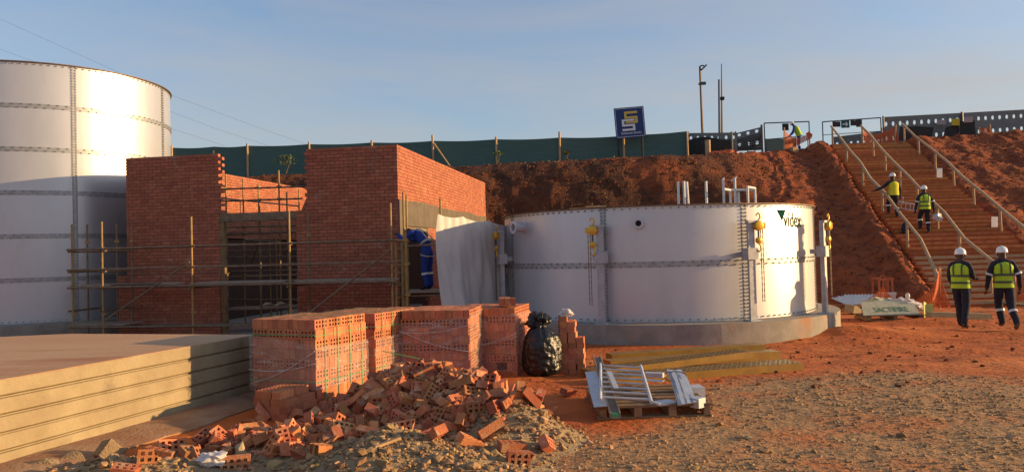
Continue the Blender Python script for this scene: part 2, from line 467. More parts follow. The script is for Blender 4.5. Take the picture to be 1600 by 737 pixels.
def bank_h(x, y):
    z, u, xp = bank_raw(x, y)
    face = np.where(u > 0, 1.0, 0.0) * np.where(u < 1, 1.0, 0.35)
    lump = 0.12 * fbm(x * 0.55, y * 0.55, 61, 3) + 0.08 * np.abs(fbm(x * 1.9, y * 1.9, 62, 4)) + 0.13 * np.abs(fbm(x * 4.2, y * 4.2, 63, 4))
    inside = sstep(12.95, 13.25, xp) * sstep(17.35, 17.0, xp)
    ridge = (0.42 + 0.22 * fbm(x * 1.2, y * 1.2, 83, 3)) * np.exp(-((xp - 12.55) / 0.5) ** 2) + 0.22 * np.abs(fbm(xp * 1.6, y * 0.45, 84, 4)) * sstep(6, 9, xp) * sstep(13.0, 12.0, xp) + 0.18 * np.abs(fbm(xp * 1.3, y * 0.6, 85, 4)) * sstep(17.3, 18.5, xp) + 0.12 * np.exp(-((xp - 17.75) / 0.55) ** 2)
    z = z + face * lump * (1 - inside) + ridge * np.where(u > 0.03, 1, 0) * np.where(u < 1, 1, 0.4)
    z = z - 0.45 * inside * np.where(u < 1, 1.0, 0.2)
    return z
def bank_pos(X, Y):
    Z = bank_h(X, Y)
    _, u, xp = bank_raw(X, Y)
    k = np.where((u > 0) & (u < 1), 1.0, 0.0) * sstep(13.2, 11.5, xp)
    Yo = Y + k * 0.12 * fbm(X * 2.2, Z * 2.6, 71, 4)
    Xo = X + k * 0.15 * fbm(Z * 1.9, X * 1.6, 72, 4)
    return Xo, Yo, Z
bx = np.concatenate([np.arange(-45, -13, 1.2), np.arange(-13, 34, 0.13), np.arange(34, 90, 1.5)])
by = np.concatenate([np.arange(20.5, 29.5, 0.15), np.arange(29.5, 36.2, 0.10), np.arange(36.2, 43, 0.16), np.arange(43, 60, 1.2), np.arange(60, 200, 10)])
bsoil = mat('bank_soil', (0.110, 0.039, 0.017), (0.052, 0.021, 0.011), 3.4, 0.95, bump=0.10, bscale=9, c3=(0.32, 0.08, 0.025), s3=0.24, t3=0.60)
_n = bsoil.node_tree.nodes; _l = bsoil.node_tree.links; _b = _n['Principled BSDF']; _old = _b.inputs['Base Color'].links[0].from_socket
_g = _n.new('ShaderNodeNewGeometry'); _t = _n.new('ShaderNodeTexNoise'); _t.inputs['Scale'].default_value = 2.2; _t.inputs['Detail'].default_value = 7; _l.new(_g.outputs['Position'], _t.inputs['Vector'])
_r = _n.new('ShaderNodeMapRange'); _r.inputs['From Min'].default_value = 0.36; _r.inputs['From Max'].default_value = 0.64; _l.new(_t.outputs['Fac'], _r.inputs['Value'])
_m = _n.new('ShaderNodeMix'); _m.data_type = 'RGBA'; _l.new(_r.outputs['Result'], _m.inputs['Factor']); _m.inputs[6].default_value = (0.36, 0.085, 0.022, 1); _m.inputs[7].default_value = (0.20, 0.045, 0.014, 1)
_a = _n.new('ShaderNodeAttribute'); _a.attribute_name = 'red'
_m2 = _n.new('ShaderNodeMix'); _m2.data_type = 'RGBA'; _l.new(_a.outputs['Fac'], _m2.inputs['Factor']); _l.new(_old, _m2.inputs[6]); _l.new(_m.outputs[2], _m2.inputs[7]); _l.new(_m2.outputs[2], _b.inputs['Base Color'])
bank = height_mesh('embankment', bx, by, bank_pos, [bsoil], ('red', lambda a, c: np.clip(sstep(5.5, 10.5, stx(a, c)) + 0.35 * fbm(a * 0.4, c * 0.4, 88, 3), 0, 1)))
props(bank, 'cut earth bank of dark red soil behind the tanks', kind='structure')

# ------------------------------------------------------------------ loose stones (uncountable)
_p = (1 + 5 ** 0.5) / 2
ICO_V = np.array([(-1, _p, 0), (1, _p, 0), (-1, -_p, 0), (1, -_p, 0), (0, -1, _p), (0, 1, _p), (0, -1, -_p), (0, 1, -_p), (_p, 0, -1), (_p, 0, 1), (-_p, 0, -1), (-_p, 0, 1)]) / (1 + _p * _p) ** 0.5
ICO_F = np.array([(0, 11, 5), (0, 5, 1), (0, 1, 7), (0, 7, 10), (0, 10, 11), (1, 5, 9), (5, 11, 4), (11, 10, 2), (10, 7, 6), (7, 1, 8), (3, 9, 4), (3, 4, 2), (3, 2, 6), (3, 6, 8), (3, 8, 9), (4, 9, 5), (2, 4, 11), (6, 2, 10), (8, 6, 7), (9, 8, 1)])
def stones(name, P, R, m, label, flat=0.65, kind='stuff', parent=None):
    n = len(P)
    V = np.repeat(ICO_V[None], n, 0) * (1 + 0.28 * rng.standard_normal((n, 12, 1)).clip(-1.5, 1.5))
    sc = R[:, None, None] * np.stack([1 + 0.35 * rng.random(n), 1 - 0.3 * rng.random(n), flat * (0.7 + 0.5 * rng.random(n))], 1)[:, None, :]
    V = V * sc
    a = rng.random(n) * 6.283; t = rng.normal(0, 0.35, n)
    ca, sa, ct, s_ = np.cos(a), np.sin(a), np.cos(t), np.sin(t)
    x, y, z = V[..., 0], V[..., 1], V[..., 2]
    y, z = y * ct[:, None] - z * s_[:, None], y * s_[:, None] + z * ct[:, None]
    x, y = x * ca[:, None] - y * sa[:, None], x * sa[:, None] + y * ca[:, None]
    V = np.stack([x, y, z], -1) + P[:, None, :]
    F = (ICO_F[None] + 12 * np.arange(n)[:, None, None]).reshape(-1, 3)
    me = bpy.data.meshes.new(name)
    me.from_pydata(V.reshape(-1, 3).tolist(), [], F.tolist())
    me.materials.append(m); me.update()
    o = bpy.data.objects.new(name, me); COL.objects.link(o)
    return props(o, label, kind=kind)

n = 34000
x = rng.uniform(-1.6, 9.5, n); y = 4.9 + 6.0 * rng.random(n) ** 1.3
keep = (gravel_mask(x, y) > rng.random(n)) & (np.abs(x) < 0.72 * y + 0.4) & (fbm(x * 0.9, y * 0.9, 77, 3) > rng.uniform(-0.75, 0.25, n))
x, y = x[keep], y[keep]
r = 0.005 + 0.014 * rng.random(len(x)) ** 3.0 + 0.018 * (rng.random(len(x)) > 0.985)
stones('gravel', np.stack([x, y, gh(x, y) + r * 0.22], 1), r, MT['stone'], 'loose pale gravel strewn over the ground in front')
n = 1500
x = rng.uniform(-3, 12, n); y = rng.uniform(8.5, 21.5, n)
r = 0.010 + 0.035 * rng.random(n) ** 4
stones('soil_crumbs', np.stack([x, y, gh(x, y) + r * 0.3], 1), r, MT['clod'], 'crumbs of red soil on the open ground')
n = 26000
x = rng.uniform(-12, 30, n); y = rng.uniform(22, 41, n)
z, u, xp = bank_raw(x, y)
keep = (u > 0.02) & (u < 0.995) & ((xp < 12.9) | (xp > 17.4)) & (y > 22.5)
x, y = x[keep], y[keep]
X, Y, Z = bank_pos(x, y)
r = 0.014 + 0.05 * rng.random(len(x)) ** 4
stones('soil_clods', np.stack([X, Y, Z + r * 0.2], 1), r, MT['clod'], 'clods of red soil lying on the cut bank')

# ================================================================== TANKS
def arc_panel(mb, C, R, a0, a1, z0, z1, th, n):
    vs = []; fs = []
    for k in range(n + 1):
        a = a0 + (a1 - a0) * k / n
        c, s = math.cos(a), math.sin(a)
        for rr in (R, R - th):
            for z in (z0, z1):
                vs.append((C[0] + rr * c, C[1] + rr * s, z))
    for k in range(n):
        o = 4 * k; p = o + 4
        fs += [(o, p, p + 1, o + 1), (o + 3, p + 3, p + 2, o + 2), (o + 1, p + 1, p + 3, o + 3), (o + 2, p + 2, p, o)]
    fs += [(0, 1, 3, 2), (4 * n + 2, 4 * n + 3, 4 * n + 1, 4 * n)]
    mb.add(vs, fs)

def tank(name, label, C, R, z0, ch, nc, phase, nseam, base_pts):
    t = thing(name, label, 'tank', (C[0], C[1], z0))
    step = 2 * math.pi / nseam
    bolts = MB()
    def bolt(a, z, r=R + 0.02, s=0.026):
        c = (C[0] + r * math.cos(a), C[1] + r * math.sin(a), z)
        bolts.box(c, (s, s, s), RZ(a))
    for k in range(nseam):
        a0 = phase + k * step
        for c in range(nc):
            mb = MB(); arc_panel(mb, C, R, a0 + 0.002, a0 + step - 0.002, z0 + c * ch + 0.002, z0 + (c + 1) * ch - 0.002, 0.008, 18)
            mb.build('panel', MT['galv'], t, smooth=30)
            if c < nc - 1:
                mb = MB(); arc_panel(mb, C, R + 0.007, a0 + 0.062 / R, a0 + step - 0.062 / R, z0 + (c + 1) * ch - 0.07, z0 + (c + 1) * ch + 0.05, 0.006, 18)
                mb.build('cover_strip', MT['galv_strip'], t, smooth=30)
                m = int(step * R / 0.20)
                for j in range(1, m):
                    for dz in (-0.055, 0.035): bolt(a0 + step * (j + (0.2 if dz > 0 else -0.2)) / m, z0 + (c + 1) * ch + dz)
        mb = MB(); arc_panel(mb, C, R + 0.009, a0 - 0.06 / R, a0 + 0.06 / R, z0, z0 + nc * ch, 0.008, 2)
        mb.build('seam_strip', MT['galv_strip'], t, smooth=30)
        m = int(nc * ch / 0.075)
        for j in range(m):
            for da in (-0.042, 0.042): bolt(a0 + da / R, z0 + (j + 0.5) * nc * ch / m)
        m = int(step * R / 0.16)
        for j in range(m):
            bolt(a0 + step * (j + 0.5) / m, z0 + nc * ch - 0.055); bolt(a0 + step * (j + 0.5) / m, z0 + 0.05)
    mb = MB()
    for k in range(72):
        a0, a1 = k * math.pi / 36, (k + 1) * math.pi / 36
    arc_panel(mb, C, R + 0.055, 0, 2 * math.pi - 1e-4, z0 + nc * ch - 0.012, z0 + nc * ch + 0.012, 0.075, 96)
    mb.build('top_rim', MT['rim'], t, smooth=30)
    ob = bolts.build('bolts', MT['bolt'], t); ob['kind'] = 'stuff'
    return t

TR_C, TR_R, TR_Z, TR_H = (3.66, 19.5), 3.84, 0.12, 1.215
def seam_angle(x, y, C, R):
    d = CAM_R @ Vector(((x - 800) / 1180, -(y - 368.5) / 1180, -1))
    a = d.x ** 2 + d.y ** 2; b_ = -2 * (d.x * C[0] + d.y * C[1]); c_ = C[0] ** 2 + C[1] ** 2 - R * R
    t = (-b_ - math.sqrt(b_ * b_ - 4 * a * c_)) / 2 / a
    return math.atan2(d.y * t - C[1], d.x * t - C[0])
tank_r = tank('steel_water_tank', 'low wide galvanised steel tank with a green logo, ringed by lifting posts', TR_C, TR_R, TR_Z, TR_H, 2, rad(-116.5), 8, None)
TL_C, TL_R, TL_Z, TL_H = (-14.1, 23.0), 3.42, 0.12, 1.15
tank_l = tank('steel_water_tank', 'tall galvanised steel tank of six courses at the left edge', TL_C, TL_R, TL_Z, TL_H, 6, rad(-48.2), 7, None)

def on_tank(a, z, C=TR_C, R=TR_R): return Vector((C[0] + R * math.cos(a), C[1] + R * math.sin(a), z))

# logo: letters wrapped on the shell
def text_mesh(body, size, extrude=0.0):
    cu = bpy.data.curves.new('lettering', 'FONT'); cu.body = body; cu.size = size; cu.extrude = extrude; cu.align_x = 'CENTER'; cu.align_y = 'CENTER'
    cu.resolution_u = 3
    o = bpy.data.objects.new('lettering', cu); COL.objects.link(o)
    dg = bpy.context.evaluated_depsgraph_get()
    me = bpy.data.meshes.new_from_object(o.evaluated_get(dg))
    COL.objects.unlink(o); bpy.data.objects.remove(o)
    return me
def wrap_logo():
    me = text_mesh('videx', 0.46, 0.003)
    a0 = seam_angle(1239, 346, TR_C, TR_R)
    for v in me.vertices:
        sx = v.co.x * 0.75 + 0.0
        a = a0 + sx / TR_R
        p = on_tank(a, 2.19 + v.co.y, R=TR_R + 0.006 + v.co.z)
        v.co = p - tank_r.location
    me.materials.clear(); me.materials.append(MT['logogreen'])
    o = link_mesh('logo_lettering', me, tank_r)
    mb = MB()
    vs = []
    a1 = seam_angle(1221.5, 337, TR_C, TR_R)
    tri = [(-0.16, 0.11), (0.14, 0.11), (0.0, -0.12)]
    for rr in (TR_R + 0.004, TR_R + 0.012):
        for dx, dz in tri: vs.append(on_tank(a1 + dx / TR_R, 2.31 + dz, R=rr))
    mb.add(vs, [(2, 1, 0), (3, 4, 5), (0, 1, 4, 3), (1, 2, 5, 4), (2, 0, 3, 5)])
    mb.build('logo_triangle', MT['logogreen'], tank_r)
wrap_logo()

# flanged outlets on the low tank
def outlet(px, py, rr, ln, z=None):
    a = seam_angle(px, py, TR_C, TR_R)
    d = CAM_R @ Vector(((px - 800) / 1180, -(py - 368.5) / 1180, -1))
    P = EYE + d * ((TR_C[1] + TR_R * math.sin(a)) / d.y)
    n = Vector((math.cos(a), math.sin(a), 0)); R = frame(n)
    mb = MB()
    k = rr
    mb.lathe([(k * 1.35, -0.01), (k * 1.35, 0.02), (k, 0.025), (k, ln - 0.03), (k * 1.3, ln - 0.028), (k * 1.3, ln), (k * 0.75, ln), (k * 0.72, 0.03)], 20, P, R)
    o = mb.build('outlet_flange', MT['white_metal'], tank_r, smooth=40)
    mb = MB(); mb.lathe([(k * 0.70, 0.028), (k * 0.70, 0.034)], 16, P, R)
    mb.build('outlet_bore', MT['black'], o)
outlet(819, 355, 0.115, 0.30)
outlet(998, 349, 0.085, 0.10)
outlet(806, 352, 0.05, 0.05)

# concrete ring bases
def ring_base(name, label, C, R, z0, z1, nside, m):
    t = thing(name, label, 'concrete base', (C[0], C[1], z0))
    for k in range(nside):
        a0 = 2 * math.pi * k / nside + 0.11; a1 = a0 + 2 * math.pi / nside - 0.0006
        mb = MB(); pts = []
        sub = 7
        for j in range(sub + 1):
            a = a0 + (a1 - a0) * j / sub
            pts.append((C[0] + R * math.cos(a), C[1] + R * math.sin(a)))
        pts.append((C[0], C[1]))
        mb.prism(pts, z0, z1)
        mb.build('base_segment', m, t, smooth=25)
    return t
ring_base('tank_base', 'round grey concrete ring base under the low tank', TR_C, 4.36, -0.55, 0.115, 12, MT['concrete_dark'])
ring_base('tank_base', 'concrete ring base under the tall tank at the left edge', TL_C, 3.95, -0.55, 0.115, 12, MT['concrete_dark'])

# lifting posts round the low tank, each with a chain hoist hanging from it
def lifting_post(px, label, hlabel, rr=0.27, side=-1, top=2.06):
    # find the angle where a post at radius R + rr is seen at px
    best = None
    for k in range(-2000, -150):
        a = k / 1000 * math.pi / 2 * 1.25
        p = on_tank(a, 1.2, R=TR_R + rr)
        q = CAM_R.transposed() @ (p - EYE)
        x = 800 + 1180 * q.x / -q.z
        vis = (p.xy.length - 0) - Vector(TR_C).length
        if abs(x - px) < 2.0 and (best is None or p.y < best[1].y): best = (a, p)
    a, p = best
    n = Vector((math.cos(a), math.sin(a), 0)); tg = Vector((-n.y, n.x, 0)); R = RZ(a)
    b0 = Vector((p.x, p.y, TR_Z - 0.004))
    t = thing('lifting_post', label, 'lifting post', b0, a, 'lifting posts round the low tank')
    mb = MB(); mb.box((0, 0, 0.012), (0.26, 0.26, 0.024)); mb.build('base_plate', MT['galv_post'], t, local=True)
    mb = MB()
    mb.box((0.0, 0, top / 2), (0.09, 0.10, top - 0.05)); mb.box((0.05, 0, top / 2), (0.012, 0.15, top - 0.05))
    mb.build('column', MT['galv_post'], t, local=True)
    mb = MB(); mb.box((0.0, 0, 1.38), (0.20, 0.24, 0.24)); mb.box((0.0, side * 0.13, 1.38), (0.12, 0.05, 0.12)); mb.build('clamp_box', MT['galv_post'], t, local=True)
    mb = MB(); mb.box((-0.17, 0, 1.38), (0.20, 0.07, 0.10)); mb.build('bracket', MT['galv_post'], t, local=True)
    mb = MB(); mb.box((0.03, side * 0.06, top - 0.02), (0.12, 0.30, 0.05)); mb.build('top_arm', MT['galv_post'], t, local=True)
    for s in (-1, 1):
        mb = MB(); mb.add([(0.0 + s * 0.006, -0.05, 0.02), (0.0 + s * 0.006, -0.16, 0.02), (s * 0.006, -0.05, 0.3)] , [(0, 1, 2)])
    # hoist
    hp = b0 + R @ Vector((0.10, side * 0.14, 0))
    h = thing('chain_hoist', hlabel, 'hoist', hp + Vector((0, 0, 0.15)), a, 'yellow chain hoists on the posts')
    zt = top - 0.16
    mb = MB(); mb.tube([(0, 0.0, zt + 0.02), (0, 0.045, zt + 0.06), (0, 0.05, zt + 0.12), (0, 0.0, zt + 0.165), (0, -0.045, zt + 0.13), (0, -0.04, zt + 0.09)], [0.016, 0.018, 0.018, 0.016, 0.014, 0.008], 8)
    mb.build('top_hook', MT['hoist'], h, smooth=50, local=True)
    mb = MB(); mb.lathe([(0.05, -0.06), (0.095, -0.05), (0.105, 0.0), (0.095, 0.05), (0.05, 0.06)], 18, (0, 0, zt - 0.10), RE(0, math.pi / 2, 0) if False else RE(0, rad(90), 0)); mb.box((0, side * 0.10, zt - 0.10), (0.09, 0.09, 0.12)); mb.build('hoist_body', MT['hoist'], h, smooth=40, local=True)
    mb = MB(); mb.tube([(0.0, 0, zt - 0.2), (0, 0, zt - 0.36)], 0.02, 6); mb.build('load_chain', MT['steel'], h, local=True)
    mb = MB(); mb.lathe([(0.03, -0.045), (0.065, -0.03), (0.07, 0), (0.065, 0.03), (0.03, 0.045)], 14, (0, 0, zt - 0.40), RE(0, rad(90), 0)); mb.build('lower_block', MT['hoist'], h, smooth=40, local=True)
    mb = MB(); mb.tube([(0, 0, zt - 0.46), (0, 0.05, zt - 0.52), (0, 0.05, zt - 0.59), (0, 0, zt - 0.63), (0, -0.045, zt - 0.58)], [0.018, 0.02, 0.02, 0.018, 0.008], 8); mb.build('lower_hook', MT['hoist'], h, smooth=50, local=True)
    for s in (0.05, 0.10):
        mb = MB()
        mb.tube([(0.0, side * s, zt - 0.16 - 0.06 * k) for k in range(26)], [0.012 if k % 2 else 0.007 for k in range(26)], 5)
        mb.build('hand_chain', MT['scaf'], h, local=True)
    return t
lifting_post(783, 'galvanised lifting post beside the hanging white sheet', 'yellow chain hoist beside the hanging white sheet', side=-1)
lifting_post(938, 'galvanised lifting post in front of the low tank, left of the plain middle panel', 'yellow chain hoist left of the plain middle panel of the low tank', side=-1)
lifting_post(1175, 'galvanised lifting post in front of the low tank, left of the green logo', 'yellow chain hoist left of the green logo', side=1)
lifting_post(1288, 'galvanised lifting post standing clear of the low tank against the red bank', 'yellow chain hoist against the red bank', rr=0.36, side=1)

# pipes and guard rail standing out of the low tank
def pipe_up(px, py_top, Y, label, py_bot=None, r=0.03, lean=0.0):
    a = pt(px, py_top, Y)
    b0 = Vector((a.x + lean, Y, 0.14))
    mb = MB(); mb.tube([b0, a], r, 8)
    return props(mb.build('white_pipe', MT['pvc'], smooth=40), label, 'pipe', 'white pipes standing out of the low tank')
pipe_up(1059.5, 284, 17.4, 'leftmost white pipe standing out of the low tank')
pipe_up(1068.5, 283, 17.4, 'upright white pipe beside the leaning one in the low tank')
pipe_up(1073, 284, 17.8, 'slightly leaning white pipe in the low tank', lean=0.12)
pipe_up(1103, 283, 17.2, 'single white pipe between the pipe group and the guard rail')
def guard_rail():
    Y = 17.0
    P = lambda x, y, dy=0.0: pt(x, y, Y + dy)
    t = thing('guard_rail', 'white tubular guard rail on the ladder of the low tank', 'guard rail', (P(1150, 340).x, Y, 0.14))
    def bar(nm, a, b_, r=0.028):
        mb = MB(); mb.tube([a, b_], r, 8); mb.build(nm, MT['pvc'], t, smooth=40)
    for x, y, dy in ((1130, 278, 0), (1148, 278, 0), (1168, 291, 0), (1179.5, 293, 0.5), (1141, 296, 0.5), (1154, 300, 0.5)):
        a = P(x, y, dy); bar('upright', Vector((a.x, a.y, 0.16)), a)
    bar('rail', P(1130, 295), P(1141, 297, 0.5)); bar('rail', P(1141, 297, 0.5), P(1179.5, 297, 0.5)); bar('rail', P(1168, 292), P(1179.5, 294, 0.5))
    bar('rail', P(1143, 283), P(1151, 276), 0.02)
guard_rail()
a = pt(890, 326, 17.0); b_ = pt(945, 325, 17.0)
for px0, px1, yy, Y, lab in ((890, 921, 327.5, 16.75, 'lower pale plank lying on the rim of the low tank'), (915, 947, 326, 16.6, 'upper pale plank lying on the rim of the low tank')):
    mb = MB(); A = pt(px0, yy, Y); B = pt(px1, yy - 0.6, Y - 0.05)
    A.z = B.z = TR_Z + 2 * TR_H + (0.06 if 'upper' in lab else 0.028)
    mb.bar(A, B, 0.16, 0.03); props(mb.build('plank', MT['timber']), lab, 'plank')

# ================================================================== BRICK BUILDING
BC = Vector((-2.77, 18.5, 0)); BU = Vector((-0.9866, 0.163, 0)).normalized(); BV = Vector((0.163, 0.9866, 0)).normalized()
BA = math.atan2(-BU.y, -BU.x)                      # local x axis (pointing right along the facade) as an angle
def bp(t, s, z): return BC + BU * t + BV * s + Vector((0, 0, z))
Z0, CRS, NC = -0.30, 0.085, 55
ZT = Z0 + CRS * NC
bld = thing('brick_building', 'unfinished roofless red brick building with a wide doorway', 'building', bp(3.6, 5, Z0))
RB = Matrix((BU, BV, Vector((0, 0, 1)))).transposed()    # columns: facade, depth, up
def bbox(mb, t0, t1, s0, s1, z0, z1): mb.box(bp((t0 + t1) / 2, (s0 + s1) / 2, (z0 + z1) / 2), (t1 - t0, s1 - s0, z1 - z0), RB)

LINT = 2.84; DOOR_Z = 2.38
# cores (mortar), a little behind the brick faces
def core(t0, t1, s0, s1, z0, z1):
    mb = MB(); bbox(mb, t0, t1, s0, s1, z0, z1); return mb.build('mortar_core', MT['mortar'], bld)
core(0.016, 2.30, 0.016, 0.225, LINT, ZT - 0.01); core(0.016, 2.66, 0.016, 0.225, Z0, LINT - 0.002)
core(4.83, 7.37, 0.016, 0.225, 1.33, ZT - 0.01); core(4.77, 7.64, -0.03, 0.225, Z0, 1.328)
core(0.018, 0.222, 0.23, 0.42, Z0, ZT - 0.01); core(0.018, 0.222, 0.42, 2.62, DOOR_Z, ZT - 0.01); core(0.018, 0.222, 2.62, 10.89, Z0, ZT - 0.01); core(7.158, 7.372, 0.23, 10.89, Z0, ZT - 0.01); core(0.23, 7.15, 10.678, 10.89, Z0, ZT - 0.01)
bricks = []     # (center t, s, z, len_t, len_s, face)
rb = random.Random(5)
def course(a, b, z, face, off):
    x = a - off
    while x < b - 0.02:
        x0, x1 = max(x, a), min(x + 0.222, b)
        if x1 - x0 > 0.045: bricks.append((x0, x1, z, face))
        x += 0.232
for c in range(NC):
    z = Z0 + c * CRS + 0.0425; off = 0.116 * (c % 2)
    if z < 1.33:
        course(0.0, 2.67, z, 'plinth', off); course(4.76, 7.65, z, 'plinth', off)
    elif z < LINT:
        course(0.0, 2.67, z, 'front', off); course(4.76, 7.38, z, 'front', off)
    else:
        course(0.0, 2.37 + (0.11 if c % 2 else 0), z, 'front', off); course(4.76 - (0.11 if c % 2 else 0.0), 7.38, z, 'front', 0.0)
    if z < DOOR_Z: course(0.116, 0.42, z, 'right', off); course(2.62, 10.9, z, 'right', off)
    else: course(0.116, 10.9, z, 'right', off)
    if z > 2.3:
        course(0.23, 10.67, z, 'leftin', off); course(0.1, 7.04, z, 'backin', off)
def place(b):
    x0, x1, z, face = b
    m = (x0 + x1) / 2; j = rb.uniform(-0.003, 0.003)
    if face == 'front': return bp(m, 0.053 + j, z), x1 - x0, 0
    if face == 'plinth': return bp(m, 0.013 + j, z), x1 - x0, 0
    if face == 'right': return bp(0.053 + j, m, z), x1 - x0, 1
    if face == 'leftin': return bp(7.15 - 0.053 + 0.01 + j, m, z), x1 - x0, 1
    return bp(m, 10.67 - 0.043 + j, z), x1 - x0, 0
near = [b for b in bricks if b[1] - b[0] > 0.22 and ((b[3] == 'right' and b[2] > 3.06 and b[0] < 2.9) or (b[3] == 'front' and b[2] > 2.0 and b[0] < 2.4))]
near.sort(key=lambda b: (place(b)[0] - EYE).length)
single = set(near[:300])
full = MB(); full.box((0, 0, 0), (0.222, 0.106, 0.075)); full_me = full.mesh('brick', MT['wallbrick'])
rest = MB()
for b in bricks:
    p, ln, rot = place(b)
    tilt = rb.uniform(-0.006, 0.006)
    if b in single:
        o = link_mesh('brick', full_me, bld, p - bld.location, (tilt, rb.uniform(-0.006, 0.006), BA + (math.pi / 2 if rot else 0)))
    else:
        rest.box(p, (ln, 0.106, 0.075) if not rot else (0.106, ln, 0.075), RB @ RE(0, 0, tilt))
ob = rest.build('brickwork', MT['wallbrick'], bld); ob['kind'] = 'stuff'
# render coat on the right-hand wall, ragged upper edge
def coat(u, v):
    s = 0.02 + 10.85 * u
    top = 3.05 + 0.05 * float(fbm(np.array([s * 1.3]), np.array([2.0]), 3, 3)[0])
    return bp(-0.010 - 0.006 * float(fbm(np.array([s * 2.0]), np.array([v * 5]), 4, 2)[0]), s, 2.40 + (top - 2.40) * v)
mb = MB(); mb.sheet(coat, 60, 6, 0.016); mb.build('render_coat', MT['plaster'], bld)
mb = MB(); bbox(mb, -0.035, -0.002, 0.0, 0.22, Z0, 3.02); mb.build('render_return', MT['plaster'], bld)
mb = MB(); bbox(mb, -0.004, 0.23, 0.30, 2.75, 2.29, DOOR_Z - 0.004); mb.build('side_lintel', MT['scaf'], bld)
# lintel, door post
mb = MB(); bbox(mb, 2.66, 4.80, 0.02, 0.20, 2.66, LINT - 0.004); bbox(mb, 2.66, 4.80, -0.02, 0.24, 2.63, 2.658); mb.build('lintel', MT['scaf'], bld)
mb = MB(); bbox(mb, 4.63, 4.755, 0.0, 0.10, Z0 + 0.02, 2.625); mb.build('door_post', MT['oldwood'], bld)
mb = MB(); bbox(mb, 0.24, 7.14, 0.24, 10.66, Z0 - 0.1, Z0 + 0.05); mb.build('floor_slab', MT['concrete_dark'], bld)

# ------------------------------------------------------------------ scaffolding
def proj(p):
    q = CAM_R.transposed() @ (Vector(p) - EYE)
    return 800 + 1180 * q.x / -q.z, 368.5 - 1180 * q.y / -q.z
def t_at(px, s, z=1.5):
    lo, hi = -3.0, 14.0
    for _ in range(40):
        m = (lo + hi) / 2
        if proj(bp(m, s, z))[0] > px: lo = m
        else: hi = m
    return lo
coup_me = MB().box((0, 0, 0), (0.085, 0.085, 0.07)).box((0.05, 0, 0), (0.05, 0.045, 0.045)).mesh('coupler', MT['scafpaint'])
class Scaffold:
    def __init__(self, label, loc):
        self.t = thing('scaffold', label, 'scaffold', loc)
    def tube(self, nm, a, b, m='scaf', r=0.024):
        mb = MB(); mb.tube([a, b], r, 8); return mb.build(nm, MT[m], self.t, smooth=40)
    def coupler(self, p):
        link_mesh('coupler', coup_me, self.t, Vector(p) - self.t.location, (0, 0, random.uniform(0, 3)))
    def plank(self, a, b, w=0.225):
        mb = MB(); mb.bar(a, b, w, 0.04, up=(0, 0, 1)); 
        return mb.build('scaffold_board', MT['plank'], self.t)
so, si = -1.25, -0.32
sc = Scaffold('tube scaffold with boards along the shaded front of the brick building', bp(4, so, -0.3))
outer = [t_at(x, so) for x in (113, 160, 300, 453, 612)]
tops = [2.62, 2.66, 2.70, 2.75, 2.85]
for t, zt, k in zip(outer, tops, range(5)):
    sc.tube('standard', bp(t, so, -0.32), bp(t, so, zt), 'scafpaint')
    for z in (2.0, 1.5, 1.06, 0.42, 0.1): sc.coupler(bp(t, so + 0.03, z))
inner = [t_at(x, si) for x in (137, 183, 206, 483)]
for t, zt in zip(inner, (2.66, 2.66, 2.72, 2.78)): 
    sc.tube('standard', bp(t, si, -0.32), bp(t, si, zt))
    for z in (2.2, 1.06): sc.coupler(bp(t, si, z))
for z in (2.0, 1.5, 1.06, 0.1):
    sc.tube('ledger', bp(outer[0] + 0.12, so - 0.03, z), bp(outer[4] - 0.1, so - 0.03, z - 0.0))
for z in (1.02, 0.05):
    sc.tube('ledger', bp(outer[0] + 0.05, si, z), bp(inner[3] - 0.2, si, z))
sc.tube('ledger', bp(outer[0], si, 1.95), bp(inner[2], si, 1.95))
for t in outer[:2] + [inner[2]]:
    for z in (1.95, 1.45, 0.5): sc.tube('transom', bp(t + 0.03, so - 0.1, z), bp(t + 0.03, si + 0.1, z))
for t in outer[2:]: sc.tube('transom', bp(t + 0.03, so - 0.1, 1.0), bp(t + 0.03, si + 0.1, 1.0))
sc.tube('brace', bp(t_at(165, so - 0.06, 0.3), so - 0.06, 0.28), bp(t_at(296, so - 0.06, 1.6), so - 0.06, 1.62))
sc.tube('brace', bp(t_at(457, so - 0.06, 0.1), so - 0.06, 0.08), bp(t_at(610, so - 0.06, 1.7), so - 0.06, 1.78))
for k, (ta, tb) in enumerate(((outer[0] + 0.1, t_at(285, so + 0.3, 1.1)), (outer[1] - 0.2, t_at(262, so + 0.5, 1.1)), (outer[2] + 0.1, outer[3] - 0.1), (outer[3] + 0.15, outer[4] - 0.1))):
    for q in range(3):
        d = so + 0.14 + 0.24 * q
        sc.plank(bp(ta - 0.1 * q, d, 1.11 + 0.002 * q), bp(tb + 0.12 * q, d, 1.11 + 0.003 * q))
for q in range(3):
    sc.plank(bp(outer[0] + 0.2, so + 0.2 + 0.24 * q, 0.15), bp(outer[1] - 0.5, so + 0.2 + 0.24 * q, 0.15))

